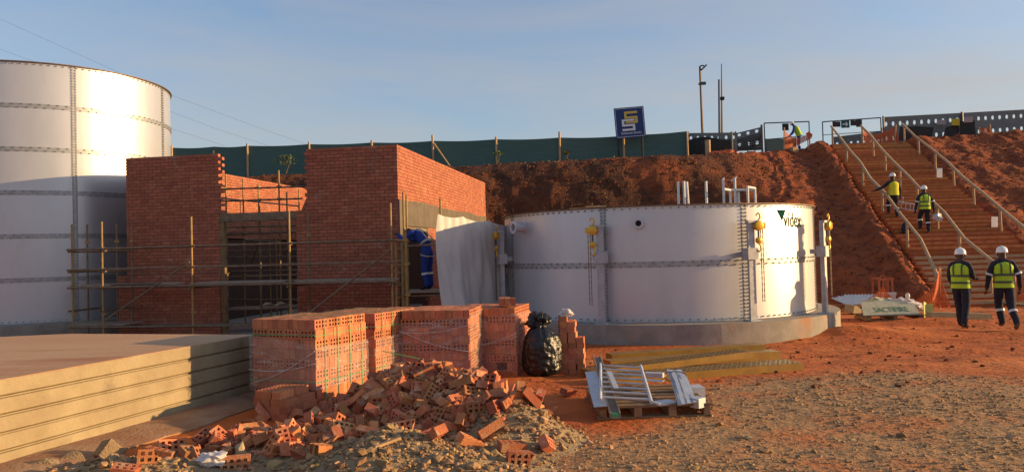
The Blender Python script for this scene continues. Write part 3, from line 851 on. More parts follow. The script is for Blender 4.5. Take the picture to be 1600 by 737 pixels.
sn = Scaffold('dim tube scaffold standing inside the brick building behind the doorway', bp(4, 2, -0.25))
def tin(px, s): return t_at(px, s, 2.5)
for px, s, yt in ((354, 1.6, 272), (381, 2.6, 279), (405, 3.6, 287), (437, 1.6, 266), (406, 0.8, 322), (449, 2.6, 300), (468, 5.5, 296), (431, 4.2, 350), (421, 4.6, 350)):
    t = tin(px, s); b0 = bp(t, s, Z0 + 0.05)
    top = pt(px, yt, b0.y).z
    sn.tube('standard', b0, bp(t, s, top), 'scafpaint' if s > 1 else 'scaf')
for s, zs in ((1.6, (3.62, 3.28, 2.35, 1.72, 1.32, 0.55)), (0.8, (2.72, 2.05, 1.2)), (2.6, (2.6, 1.9, 1.0)), (4.4, (2.5, 1.5))):
    for z in zs:
        a, b_ = tin(342, s), tin(474, s)
        sn.tube('ledger', bp(a, s - 0.03, z), bp(b_, s - 0.03, z + random.uniform(-0.03, 0.03)))
        for px in (354, 381, 406, 437): 
            if random.random() < 0.6: sn.coupler(bp(tin(px, s), s, z))
for a, b_, z in ((354, 468, 3.35), (381, 437, 2.2)):
    sn.tube('transom', bp(tin(a, 1.6), 1.6, z), bp(tin(b_, 5.5), 5.5, z))
sn.tube('brace', bp(tin(392, 1.5), 1.5, 1.55), bp(tin(405, 0.8), 0.85, 2.2))
for k in range(3): sn.plank(bp(tin(345, 0.9), 0.95 + 0.25 * k, 0.32 + 0.01 * k), bp(tin(455, 0.9), 0.95 + 0.25 * k, 0.36 + 0.01 * k))
for px, Yd, lab in ((425, 0.75, 'pale sheet of paper lying on the boards in the doorway'), (446, 0.85, 'crumpled grey sheet at the right foot of the doorway')):
    c = bp(t_at(px, Yd, 0.35), Yd, 0.42)
    mb = MB(); mb.sheet(lambda u, v: c + BU * (-0.22 + 0.44 * u) + BV * (-0.15 + 0.3 * v) + Vector((0, 0, 0.03 * math.sin(5 * u + 3 * v) + 0.06 * u)), 8, 6, 0.004)
    props(mb.build('paper_sheet', MT['concrete']), lab, 'sheet')

# corner bay with the working platform
sr = Scaffold('short scaffold bay with a working platform on the right wall of the brick building', (-2.2, 17.6, -0.3))
YA = 17.35
def cp(px, z, Y): 
    p = pt(px, 400, Y); return Vector((p.x, Y, z))
for px, Y, zt in ((632, 17.75, 3.15), (690, 17.45, 2.95), (637, 18.35, 3.1), (634.5, 17.3, 2.2)):
    sr.tube('standard', cp(px, -0.32, Y), cp(px, zt, Y), 'scafpaint')
    for z in (2.0, 1.45, 0.75): sr.coupler(cp(px, z, Y))
sr.tube('ledger', cp(611, 2.0, 17.35), cp(634, 2.0, 17.72), 'scafpaint'); sr.tube('ledger', cp(611, 1.42, 17.35), cp(636, 1.42, 17.72), 'scafpaint')
sr.tube('ledger', cp(611, 0.75, 17.35), cp(636, 0.75, 17.72)); sr.tube('ledger', cp(611, 0.14, 17.35), cp(636, 0.14, 17.72), 'scafpaint')
sr.tube('ledger', cp(630, 1.86, 17.72), cp(692, 1.88, 17.42)); sr.tube('ledger', cp(630, 0.70, 17.72), cp(692, 0.70, 17.42)); sr.tube('ledger', cp(634, 0.70, 18.4), cp(693, 0.70, 18.5))
sr.tube('transom', cp(633, 0.74, 17.6), cp(637, 0.74, 18.6)); sr.tube('transom', cp(690, 0.74, 17.3), cp(690, 0.74, 18.7))
for q in range(4): sr.plank(cp(634, 0.79, 17.72 + 0.25 * q), cp(693, 0.79, 17.60 + 0.25 * q))
# ladder
def ladder(label, a0, a1, b0, b1, n, r, m, name='ladder'):
    t = thing(name, label, 'ladder', (a0 + b0) / 2)
    for p, q in ((a0, a1), (b0, b1)):
        mb = MB(); mb.tube([p, q], r, 8); mb.build('stile', MT[m], t, smooth=40)
    for k in range(n):
        f = (k + 0.5) / n
        mb = MB(); mb.tube([a0.lerp(a1, f), b0.lerp(b1, f)], r * 0.65, 6); mb.build('rung', MT[m], t)
    return t
ladder('narrow ochre ladder tied to the scaffold at the building corner', cp(617.5, -0.3, 17.25), cp(618.5, 1.95, 17.55), cp(628, -0.3, 17.35), cp(628, 1.95, 17.65), 8, 0.028, 'scafpaint')

# white sheet hung between the building and the low tank
def hang(u, v):
    A = pt(684, 334, 17.15); B = pt(790, 350, 19.05)
    p = A.lerp(B, u)
    sc_ = abs(math.sin(u * math.pi * 2.6 + 0.35)) ** 0.7
    ztop = A.z * (1 - u) + (B.z + 0.0) * u - 0.07 * sc_ + 0.03
    zbot = 0.08 + 0.06 * math.sin(7 * u) + (0.25 * (0.12 - u) / 0.12 if u < 0.12 else 0)
    z = ztop + (zbot - ztop) * v
    n = Vector((0.78, -0.62, 0))
    fold = 0.035 * math.sin(u * 23 + 1.5 * v) * (0.1 + v) + 0.14 * math.sin(u * 8.5 + 0.8 - 1.2 * v) * v ** 1.5 + 0.025 * math.sin(u * 41 + v * 4) * v + 0.012 * math.sin(u * 60 - v * 9)
    side = -0.10 * math.sin(v * math.pi) * (1 - u) + (0.10 * v * v * (1 - u))
    return Vector((p.x + side, p.y, z)) + n * fold * 1.0
mb = MB(); mb.sheet(hang, 70, 36, 0.006)
sheet = props(mb.build('hanging_sheet', MT['tarp'], smooth=60), 'large white sheet hung between the brick building and the low tank', 'sheet')

# ================================================================== CONCRETE SLAB (left foreground)
A = Vector((-3.17, 9.32)); d = Vector((-0.305, -0.952)).normalized(); nn = Vector((-0.952, 0.305))
poly = [A, A + nn * 2.85 + d * 0.1, A + nn * 6.3 + d * 2.2, A + nn * 6.3 + d * 8.0, A + d * 8.0]
def inset(p, k):
    c = sum(p, Vector((0, 0))) / len(p)
    return [q - (q - c).normalized() * k for q in p]
def densify(p, m=26):
    out = []; r = random.Random(1)
    for a, b in zip(p, p[1:] + p[:1]):
        for k in range(m): out.append(a.lerp(b, k / m) + (Vector((r.uniform(-1, 1), r.uniform(-1, 1))) * 0.005 if k else Vector((0, 0))))
    return out
poly0 = poly; poly = densify(poly)
slab = thing('concrete_slab', 'thick board-marked concrete slab with a dusty top in the left foreground', 'concrete slab', (A.x - 2, A.y - 3, -0.02))
h = 0.148
rr = random.Random(2)
for k in range(5):
    mb = MB(); z = -0.02 + k * h; e = rr.uniform(0.0, 0.012)
    p = inset(poly, e); q = inset(poly, e + 0.034)
    n_ = len(p)
    vs = [(w.x, w.y, z) for w in q] + [(w.x, w.y, z + 0.010) for w in q] + [(w.x, w.y, z + 0.030) for w in p] + [(w.x, w.y, z + h - 0.004) for w in p] + [(w.x, w.y, z + h) for w in inset(poly, e + 0.006)]
    fs = [tuple(range(n_)), ] + [tuple(reversed(range(4 * n_, 5 * n_)))]
    for L_ in range(4):
        fs += [(L_ * n_ + (i + 1) % n_, L_ * n_ + i, (L_ + 1) * n_ + i, (L_ + 1) * n_ + (i + 1) % n_) for i in range(n_)]
    mb.add(vs, [tuple(f) for f in fs])
    mb.build('concrete_lift', MT['dusty'] if k == 4 else MT['concrete'], slab)
# only the top face of the slab is dusty: thin layer of dust on the top lift
top = inset(poly, 0.014)
slab.children[-1].data.materials.clear(); slab.children[-1].data.materials.append(MT['concrete'])
mb = MB(); mb.prism(list(reversed(top)), -0.02 + 5 * h + 0.0005, -0.02 + 5 * h + 0.005); ob = mb.build('dust_layer', MT['dusty'], slab)
# blinding strip along its foot
e0 = A + nn * 0.05 - d * 0.1; w0 = -nn * 0.62
def strip(u, v):
    p = e0 + d * (5.6 * u) + w0 * v * (1 + 0.25 * float(fbm(np.array([u * 9]), np.array([1.0]), 9, 3)[0]))
    zz = G(p.x, p.y)
    return Vector((p.x, p.y, zz + 0.035 - 0.035 * v ** 3))
mb = MB(); mb.sheet(strip, 60, 8, 0.03)
props(mb.build('blinding_strip', mat('blinding', (0.36, 0.23, 0.14), (0.30, 0.15, 0.08), 2.5, 0.95, bump=0.012, bscale=20), smooth=60), 'thin strip of dusty blinding concrete along the foot of the slab', kind='structure')

# ================================================================== BRICK STACKS
def holed_brick(L=0.222, W=0.106, H=0.073, nh=4, broken=None):
    """clay brick with two rows of square cores through its bed faces; L on x, W on y, H on z"""
    hw = 0.028; wx = (L - nh * hw) / (nh + 1)
    xs = [-L / 2]
    for k in range(nh): xs += [-L / 2 + wx * (k + 1) + hw * k, -L / 2 + (wx + hw) * (k + 1)]
    xs.append(L / 2)
    hy = 0.027; wy = (W - 2 * hy) / 3
    ys = [-W / 2, -W / 2 + wy, -W / 2 + wy + hy, W / 2 - wy - hy, W / 2 - wy, W / 2]
    nx, ny = len(xs), len(ys)
    vs = []
    for z in (-H / 2, H / 2):
        for y in ys:
            for x in xs:
                p = [x, y, z]
                if broken is not None and x > 0: p[0] = min(x, broken(y, z))
                vs.append(tuple(p))
    o = nx * ny; fs = []
    idx = lambda i, j, k: k * o + j * nx + i
    hole = lambda i, j: i % 2 == 1 and j % 2 == 1
    for j in range(ny - 1):
        for i in range(nx - 1):
            if hole(i, j):
                q = [(i, j), (i + 1, j), (i + 1, j + 1), (i, j + 1)]
                for a, b in zip(q, q[1:] + q[:1]): fs.append((idx(*b, 0), idx(*a, 0), idx(*a, 1), idx(*b, 1)))
            else:
                fs.append((idx(i, j, 1), idx(i + 1, j, 1), idx(i + 1, j + 1, 1), idx(i, j + 1, 1)))
                fs.append((idx(i, j + 1, 0), idx(i + 1, j + 1, 0), idx(i + 1, j, 0), idx(i, j, 0)))
    for k in range(nx - 1):
        fs.append((idx(k, 0, 0), idx(k + 1, 0, 0), idx(k + 1, 0, 1), idx(k, 0, 1))); fs.append((idx(k + 1, ny - 1, 0), idx(k, ny - 1, 0), idx(k, ny - 1, 1), idx(k + 1, ny - 1, 1)))
    for k in range(ny - 1):
        fs.append((idx(0, k + 1, 0), idx(0, k, 0), idx(0, k, 1), idx(0, k + 1, 1))); fs.append((idx(nx - 1, k, 0), idx(nx - 1, k + 1, 0), idx(nx - 1, k + 1, 1), idx(nx - 1, k, 1)))
    return vs, fs
def brick_mesh(m='brick', **k):
    mb = MB(); mb.add(*holed_brick(**k)); return mb.mesh('brick', MT[m])
BRICK = brick_mesh(); BRICK_R = brick_mesh('rubblebrick')
def br(seed, cut):
    r = random.Random(seed); c = [r.uniform(-0.02, 0.02) for _ in range(4)]
    return lambda y, z: cut + c[0] * math.sin(40 * y) + c[1] * (1 if z > 0 else -1) + c[2] * math.sin(75 * y + z * 30)
BROKEN = [brick_mesh('rubblebrick', broken=br(k, random.Random(k).uniform(0.0, 0.07))) for k in range(4)]
chip = []
for k in range(3):
    r_ = random.Random(k + 50); m_ = MB(); m_.box((0, 0, 0), (0.10, 0.08, 0.05)); m_.v = [tuple(c * (1 + r_.uniform(-0.35, 0.35)) for c in p) for p in m_.v]; chip.append(m_.mesh('brick', MT['rubblebrick']))
ROT_A = Matrix(((0, 0, 1), (1, 0, 0), (0, 1, 0)))                # cores along x, length along y
ROT_B = Matrix.Rotation(math.pi / 2, 3, 'X')                     # cores along y, length along x
EA, EB = ROT_A.to_euler(), ROT_B.to_euler()

film = mat('stretch_film', (0.62, 0.56, 0.52), None, rough=0.22, spec=0.6)
def film_alpha(m, lo, hi):
    nt = m.node_tree; N = nt.nodes; L = nt.links
    g = N.new('ShaderNodeNewGeometry'); mp = N.new('ShaderNodeMapping'); mp.inputs['Scale'].default_value = (3, 3, 14); mp.inputs['Rotation'].default_value = (0.25, 0.35, 0)
    L.new(g.outputs['Position'], mp.inputs['Vector'])
    n = N.new('ShaderNodeTexNoise'); n.inputs['Scale'].default_value = 1.5; n.inputs['Detail'].default_value = 8; n.inputs['Roughness'].default_value = 0.7
    L.new(mp.outputs['Vector'], n.inputs['Vector'])
    r = N.new('ShaderNodeMapRange'); r.inputs['From Min'].default_value = 0.54; r.inputs['From Max'].default_value = 0.74; r.inputs['To Min'].default_value = lo; r.inputs['To Max'].default_value = hi
    L.new(n.outputs['Fac'], r.inputs['Value']); L.new(r.outputs['Result'], N['Principled BSDF'].inputs['Alpha'])
film_alpha(film, 0.15, 0.8)

LAY = 0.1085
def brick_stack(near, rz, label, layers=9, rotated=(1, 4, 7), wrap=(0.2, 0.75), straps=True, slots=False, seed=0):
    r = random.Random(seed)
    N_, W = 12, 0.906
    ex = Vector((math.cos(rz), math.sin(rz), 0)); ey = Vector((-ex.y, ex.x, 0))
    c = Vector((near[0], near[1], 0)) - ex * W / 2 + ey * W / 2
    z0 = G(c.x, c.y) - 0.005
    t = thing('brick_stack', label, 'brick stack', (c.x, c.y, z0), rz, 'strapped stacks of new bricks')
    for k in range(layers):
        top = k == layers - 1
        rotated_layer = (layers - 1 - k) in rotated
        sx, sy = r.uniform(-0.012, 0.012), r.uniform(-0.012, 0.012)
        for i in range(12):
            for j in range(4):
                if not (top or i in (0, 11) or j in (0, 3)): continue
                if slots and k == 1 and i in (3, 4, 8, 9) and not rotated_layer: continue
                a = -W / 2 + (i + 0.5) * W / 12; b_ = -W / 2 + (j + 0.5) * W / 4
                jj = lambda s=0.003: r.uniform(-s, s)
                e = EB if rotated_layer else EA
                p = (b_, a) if rotated_layer else (a, b_)
                link_mesh('brick', BRICK, t, (p[0] + sx + jj(), p[1] + sy + jj(), (k + 0.5) * LAY + jj(0.001)), (e.x + jj(0.01), e.y + jj(0.01), e.z + jj(0.012)))
    Hh = layers * LAY
    if wrap:
        def f(u, v):
            q = u * 4; s = int(min(q, 3.999)); w = q - s
            P = [(-1, -1), (1, -1), (1, 1), (-1, 1), (-1, -1)]
            x = P[s][0] * (1 - w) + P[s + 1][0] * w; y = P[s][1] * (1 - w) + P[s + 1][1] * w
            k = W / 2 + 0.022 + 0.006 * math.sin(u * 60 + v * 9) * math.sin(v * 17)
            zz = wrap[0] * Hh + (wrap[1] - wrap[0]) * Hh * v + 0.10 * math.sin(u * 6.283 + 1.0 + seed) * (v - 0.3)
            return Vector((x * k, y * k, zz))
        mb = MB(); mb.grid(f, 64, 10); fo = mb.build('stretch_film', film, t, local=True)
        for k in range(2):
            za, zb_ = r.uniform(0.25, 0.8) * Hh, r.uniform(0.2, 0.85) * Hh
            xa, xb = (-W / 2 - 0.02, W / 2 + 0.02) if k < 2 else (r.uniform(-0.45, 0.0), r.uniform(0.1, 0.45))
            mb = MB(); mb.tube([(xa + (xb - xa) * q / 8, -W / 2 - 0.034 - 0.004 * math.sin(q * 2.1), za + (zb_ - za) * q / 8 - 0.05 * math.sin(q / 8 * math.pi)) for q in range(9)], [0.002 + 0.003 * abs(math.sin(q * 1.7 + k)) for q in range(9)], 5)
            mb.build('film_strand', MT['plastic'], fo, local=True)
    if straps:
        kk = W / 2 + 0.014
        for z in (0.30, 0.82):
            mb = MB(); z *= Hh
            for a, b_ in (((-1, -1), (1, -1)), ((1, -1), (1, 1)), ((1, 1), (-1, 1)), ((-1, 1), (-1, -1))):
                mb.bar((a[0] * kk, a[1] * kk, z), (b_[0] * kk, b_[1] * kk, z + 0.006), 0.006, 0.012, up=(a[1] - b_[1], b_[0] - a[0], 0))
            mb.build('strap', MT['greenstrap'], t, local=True)
        for y in (-0.30, -0.08, 0.14, 0.36):
            mb = MB()
            mb.box((kk, y, Hh / 2 + 0.03), (0.004, 0.010, Hh - 0.06)); mb.box((-kk, y, Hh / 2 + 0.03), (0.004, 0.010, Hh - 0.06)); mb.box((0, y, Hh + 0.006), (2 * kk + 0.004, 0.010, 0.004))
            mb.build('strap', MT['greenstrap'], t, local=True)
    return t
brick_stack((-2.17, 8.23), rad(-25.4), 'nearest strapped brick stack, at the end of the concrete slab', seed=1)
brick_stack((-1.74, 9.46), rad(-25), 'strapped brick stack directly behind the nearest one, partly hidden', seed=2)
brick_stack((-1.30, 10.88), rad(-14), 'rearmost brick stack, mostly hidden behind the others', seed=3, straps=False)
brick_stack((-0.59, 9.80), rad(-9), 'film-wrapped brick stack behind the peak of the rubble heap', seed=4, straps=False, wrap=(0.1, 0.9))
brick_stack((0.02, 10.51), rad(-14), 'film-wrapped brick stack beside the black rubbish bag', seed=5, straps=False, rotated=(1, 4, 6), wrap=(0.12, 0.85), slots=True)

def loose(p, rot, label, group, me=None):
    o = link_mesh('brick', me or BRICK, None, p, rot)
    return props(o, label, 'brick', group)
r = random.Random(11)
# bricks left over on top of a stack
for k in range(5):
    z = G(-0.3, 10.9) + 9 * LAY + 0.004
    a = rad(-14)
    loose((-0.17 + 0.078 * (k % 3) + r.uniform(-0.003, 0.003), 10.72 + 0.24 * (k // 3), z + 0.053), (EA.x, EA.y, EA.z + a * 0), 'spare brick standing on top of the stack beside the black bag', 'spare bricks on the stack')
# stepped loose stack right of the bag
hs = [11, 10, 7]
ba = rad(-10)
for ci, n in enumerate(hs):
    for rw in range(2):
        for k in range(n - (rw if ci == 2 else 0)):
            cx = 0.70 + 0.112 * ci + (0.008 if k % 2 else 0); cy = 10.72 + 0.228 * rw - 0.02 * ci
            loose((cx + r.uniform(-0.006, 0.006), cy + r.uniform(-0.006, 0.006), G(0.8, 10.7) + 0.0365 + 0.0735 * k), (0, 0, math.pi / 2 + ba + r.uniform(-0.05, 0.05)), 'orange brick in the stepped loose stack right of the black bag', 'bricks of the stepped stack')
# low neat pile in front of the nearest stack
for k in range(4):
    for i in range(4 - (k == 3)):
        for jy in range(2):
            a = rad(-25)
            ex = Vector((math.cos(a), math.sin(a))); ey = Vector((-ex.y, ex.x))
            c = Vector((-2.62, 8.02)) + ex * (0.112 * i + 0.02 * (k % 2)) + ey * (0.225 * jy - 0.05)
            loose((c.x + r.uniform(-0.005, 0.005), c.y, G(c.x, c.y) + 0.036 + 0.0735 * k), (0, 0, a + math.pi / 2 + r.uniform(-0.06, 0.06)), 'brick in the low pile against the foot of the nearest stack', 'bricks of the low pile')

# ------------------------------------------------------------------ rubble heap
def gau(x, y, cx, cy, h, sx, sy, p=2): return h * np.exp(-(np.abs((x - cx) / sx) ** p + np.abs((y - cy) / sy) ** p))
def heap_b(x, y): return gau(x, y, -1.02, 7.85, 0.48, 0.68, 0.64) + gau(x, y, -0.30, 7.35, 0.27, 0.45, 0.40) + gau(x, y, -2.05, 6.6, 0.13, 0.75, 0.45) + gau(x, y, -0.35, 6.75, 0.10, 0.5, 0.4)
def heap_m(x, y): return gau(x, y, -1.05, 6.15, 0.24, 0.46, 0.32) + gau(x, y, 0.02, 6.70, 0.30, 0.40, 0.40) + gau(x, y, -1.30, 5.6, 0.20, 0.5, 0.32) + gau(x, y, -0.45, 5.75, 0.17, 0.6, 0.42) + gau(x, y, -2.75, 5.9, 0.09, 0.6, 0.3) + gau(x, y, -3.25, 5.75, 0.13, 0.55, 0.28)
def heap(x, y):
    x = np.asarray(x, float); y = np.asarray(y, float)
    k = heap_b(x, y) + heap_m(x, y)
    return gh(x, y) - 0.035 + k * (1 + 0.22 * fbm(x * 3, y * 3, 91, 3)) + 0.03 * np.abs(fbm(x * 6, y * 6, 92, 4)) * np.minimum(1, k * 12)
def Hp(x, y): return float(max(heap(np.array([x]), np.array([y]))[0], G(x, y)))
hm = MT['heapmix'] = mat('heap_grit', (0.37, 0.265, 0.15), (0.26, 0.18, 0.10), 10, 0.95, bump=0.02, bscale=45, c3=(0.24, 0.19, 0.13), s3=3, t3=0.6)
_n = hm.node_tree.nodes; _l = hm.node_tree.links; _b = _n['Principled BSDF']
_old = _b.inputs['Base Color'].links[0].from_socket
_at = _n.new('ShaderNodeAttribute'); _at.attribute_name = 'dust'
_mx = _n.new('ShaderNodeMix'); _mx.data_type = 'RGBA'; _l.new(_at.outputs['Fac'], _mx.inputs['Factor']); _l.new(_old, _mx.inputs[6]); _mx.inputs[7].default_value = (0.30, 0.12, 0.06, 1); _l.new(_mx.outputs[2], _b.inputs['Base Color'])
mound = height_mesh('rubble_mound', np.arange(-4.1, 1.3, 0.028), np.arange(4.6, 9.3, 0.028), lambda X, Y: (X, Y, heap(X, Y)), [MT['heapmix']], ('dust', lambda a, c: np.clip(heap_b(a, c) * 4 - heap_m(a, c) * 4, 0, 1)))
props(mound, 'mound of crushed mortar and grit under the broken bricks', kind='stuff')
n = 24000
x = rng.uniform(-3.9, 0.9, n); y = rng.uniform(4.8, 8.8, n)
k = heap_m(x, y) * 6 + heap_b(x, y) * 1.2
keep = k > rng.random(n)
x, y = x[keep], y[keep]
rr_ = 0.006 + 0.022 * rng.random(len(x)) ** 2.4 + 0.030 * (rng.random(len(x)) > 0.975)
stones('mortar_lumps', np.stack([x, y, heap(x, y) + rr_ * 0.3], 1), rr_, MT['stone'], 'small lumps of mortar and stone over the rubble mound')
n = 5200
x = rng.normal(-0.9, 0.95, n); y = rng.normal(7.1, 0.7, n)
keep = heap_b(x, y) > 0.05
x, y = x[keep], y[keep]
rr_ = 0.009 + 0.032 * rng.random(len(x)) ** 2.5
stones('brick_chips', np.stack([x, y, heap(x, y) + rr_ * 0.4], 1), rr_, MT['rubblebrick'], 'small chips of broken orange brick in the heap')

foot = [((-2.17, 8.23), rad(-25.4)), ((-1.74, 9.46), rad(-25)), ((-0.62, 9.75), rad(-9)), ((0.02, 10.51), rad(-14))]
def in_stack(x, y, m=0.12):
    for (a, b), rz in foot:
        dx, dy = x - a, y - b
        u = dx * math.cos(rz) + dy * math.sin(rz); v = -dx * math.sin(rz) + dy * math.cos(rz)
        if -0.906 - m < u < m and -m < v < 0.906 + m: return True
    return False
r = random.Random(23)
cnt = 0; tries = 0
spots = []
while cnt < 262 and tries < 20000:
    tries += 1
    x = r.uniform(-3.0, 0.45); y = r.uniform(5.7, 8.9)
    w = float(heap_b(np.array([x]), np.array([y]))[0])
    if r.random() > w * 3.2 or in_stack(x, y): continue
    if any((x - a) ** 2 + (y - b) ** 2 < 0.0045 for a, b in spots): continue
    spots.append((x, y)); cnt += 1
    e = r.random()
    me = BRICK_R if e < 0.42 else (BROKEN[r.randrange(4)] if e < 0.86 else chip[r.randrange(3)])
    rot = (r.gauss(0, 0.55) + (math.pi / 2 if r.random() < 0.3 else 0), r.gauss(0, 0.5), r.uniform(0, 6.28))
    loose((x, y, Hp(x, y) + 0.03 + 0.05 * r.random()), rot, ('whole loose brick' if e < 0.42 else 'broken half brick' if e < 0.86 else 'small brick fragment') + (' in the low left tail of the rubble heap' if x < -1.6 else ' on the right shoulder of the rubble heap' if x > -0.5 else ' around the peak of the rubble heap' if y > 7.4 else ' on the front slope of the rubble heap'), 'loose bricks of the rubble heap', me)
frag = MB(); rf = random.Random(77)
for _ in range(900):
    x = rf.gauss(-1.0, 0.95); y = rf.gauss(7.0, 0.65)
    w = float(heap_b(np.array([x]), np.array([y]))[0]); m = float(heap_m(np.array([x]), np.array([y]))[0])
    if w < 0.035 + 0.5 * m or in_stack(x, y, 0.05) or y < 5.6: continue
    s = [rf.uniform(0.05, 0.13), rf.uniform(0.05, 0.10), rf.uniform(0.035, 0.07)]
    k0 = len(frag.v); frag.box((0, 0, 0), s)
    R = RE(rf.gauss(0, 0.6), rf.gauss(0, 0.6), rf.uniform(0, 6.3)); c = Vector((x, y, Hp(x, y) + rf.uniform(0.0, 0.05)))
    frag.v[k0:] = [tuple(c + R @ Vector([q * (1 + rf.uniform(-0.3, 0.3)) for q in p])) for p in frag.v[k0:]]
props(frag.build('brick_fragments', MT['rubblebrick']), 'countless small brick fragments filling the rubble heap', kind='stuff')
# bricks strayed onto the grit in front, each where it lies
for px, py, rot, me, lab in (
        (735, 690, (0.25, 0.5, 0.6), BRICK_R, 'brick with round cores lying tilted on the grit in front of the heap'),
        (800, 700, (0.1, 0.15, 0.4), BRICK_R, 'brick lying flat on the grit at the right front of the heap'),
        (815, 715, (1.57, 0.1, 0.2), BROKEN[0], 'half brick leaning below the flat one at the right front'),
        (745, 730, (1.4, 0.2, 1.2), BRICK_R, 'brick on edge at the bottom of the picture, front middle'),
        (700, 672, (0.3, 0.4, 2.0), BROKEN[1], 'broken brick half buried left of the cored brick'),
        (350, 690, (0.3, 0.6, 0.5), BROKEN[2], 'broken brick beside the pale triangular chunk'),
        (302, 706, (0.4, 0.2, 1.0), BROKEN[3], 'small broken brick alone on the soil near the slab'),
        (240, 716, (1.3, 0.1, 0.4), BROKEN[1], 'broken brick standing up among stones near the slab corner'),
        (200, 722, (0.2, 0.2, 0.2), BROKEN[0], 'half brick lying among stones left of the upright broken one'),
        (368, 722, (1.57, 0.0, 0.3), BRICK_R, 'brick on edge at the bottom left of the rubble'),
        (455, 700, (1.57, 0.2, 1.4), BRICK_R, 'upright brick at the left end of the rubble'),
        (890, 612, (0.2, 0.2, 0.8), BROKEN[2], 'lone broken brick on bare soil behind the metal pallet'),
        (690, 740, (0.2, 0.2, 0.8), BRICK_R, 'brick cut off by the bottom edge of the picture')):
    g = gz(px, py, 0.12)
    for _ in range(6): g = gz(px, py, Hp(g.x, g.y) + 0.04)
    loose((g.x, g.y, Hp(g.x, g.y) + 0.04), rot, lab, 'bricks strayed from the heap', me)

def chunk(px, py, s, label, m='mortarheap', seed=0, name='concrete_chunk', cat='rubble chunk'):
    r = random.Random(seed)
    g = gz(px, py, 0.15)
    for _ in range(6): g = gz(px, py, Hp(g.x, g.y) + s[2] * 0.3)
    bm = bmesh.new()
    for _ in range(16):
        v = Vector((r.gauss(0, 1), r.gauss(0, 1), r.gauss(0, 1))).normalized()
        bm.verts.new((v.x * s[0] / 2, v.y * s[1] / 2, v.z * s[2] / 2 + s[2] * 0.28))
    bmesh.ops.convex_hull(bm, input=bm.verts)
    bmesh.ops.delete(bm, geom=[v for v in bm.verts if not v.link_faces], context='VERTS')
    me = bpy.data.meshes.new(name); bm.to_mesh(me); bm.free(); me.materials.append(MT[m])
    return props(link_mesh(name, me, None, (g.x, g.y, Hp(g.x, g.y) - 0.02), (0, 0, r.uniform(0, 6))), label, cat)
pale = MT['pale'] = mat('pale_mortar', (0.50, 0.39, 0.24), (0.42, 0.31, 0.19), 12, 0.95, bump=0.006, bscale=40)
chunk(640, 590, (0.34, 0.22, 0.2), 'large pale mortar slab on top of the rubble heap', 'pale', 1)
chunk(373, 697, (0.13, 0.12, 0.2), 'pale triangular concrete chunk among bricks near the slab', 'pale', 2)
chunk(172, 700, (0.26, 0.22, 0.24), 'pointed brown rock at the foot of the concrete slab', 'mortarheap', 3)
chunk(115, 712, (0.22, 0.2, 0.13), 'low brown rock left of the pointed one by the slab', 'mortarheap', 4)
chunk(70, 722, (0.3, 0.22, 0.12), 'flat dark rock nearest the slab corner at bottom left', 'mortarheap', 5)
chunk(708, 652, (0.2, 0.14, 0.11), 'pale mortar lump at the front foot of the heap', 'pale', 6)
chunk(845, 668, (0.16, 0.14, 0.1), 'grey lump at the right foot of the grit mound', 'mortarheap', 7)
chunk(735, 575, (0.16, 0.14, 0.12), 'pale lump at the right shoulder of the heap', 'pale', 8)
chunk(505, 665, (0.15, 0.1, 0.09), 'pale mortar lump at the left foot of the heap', 'pale', 9)
chunk(175, 720, (0.14, 0.12, 0.09), 'small brown stone in front of the pointed rock', 'mortarheap', 10)
def crumple(name, mname, c, s, label, cat, seed=0, sub=4, rough=0.35):
    """crumpled plastic lump: a noisy closed surface resting on its base"""
    bm = bmesh.new(); bmesh.ops.create_icosphere(bm, subdivisions=sub, radius=1.0)
    from mathutils import noise
    for v in bm.verts:
        p = v.co.copy(); o = Vector((seed * 3.1, seed * 1.7, 0))
        k = 1 + rough * noise.fractal(p * 1.6 + o, 0.8, 2.2, 4) + rough * 0.55 * (abs(noise.noise(p * 4.5 + o)) - 0.3)
        v.co = Vector((p.x * s[0] / 2 * k, p.y * s[1] / 2 * k, max(p.z * k, -0.75) * s[2] / 2))
    zmin = min(v.co.z for v in bm.verts)
    for v in bm.verts: v.co.z -= zmin
    for f in bm.faces: f.smooth = True
    me = bpy.data.meshes.new(name); bm.to_mesh(me); bm.free(); me.materials.append(MT[mname])
    me.set_sharp_from_angle(angle=rad(38))
    return props(link_mesh(name, me, None, c), label, cat)
g = gz(332, 728, 0.05)
crumple('plastic_scrap', 'plastic', (g.x, g.y, Hp(g.x, g.y)), (0.24, 0.16, 0.12), 'crumpled pale plastic scrap at the bottom left of the rubble', 'plastic scrap', 4)
g = gz(835, 636, 0.03)
crumple('plastic_scrap', 'blackbag', (g.x, g.y, Hp(g.x, g.y)), (0.22, 0.16, 0.11), 'small black plastic scrap at the right end of the heap', 'plastic scrap', 6)
A_ = gz(598, 548, 0.48); B_ = gz(655, 560, 0.40)
mb = MB(); mb.bar(A_, B_, 0.02, 0.006); props(mb.build('loose_strap', MT['greenstrap']), 'loose green strap lying across the back of the heap', 'strap')
A_ = gz(585, 700, 0.22); B_ = gz(625, 690, 0.22)
A_.z = Hp(A_.x, A_.y) + 0.02; B_.z = Hp(B_.x, B_.y) + 0.03
mb = MB(); mb.bar(A_, B_, 0.03, 0.02); props(mb.build('wood_offcut', MT['timber']), 'splintered wood offcut on the grit mound in front', 'offcut')

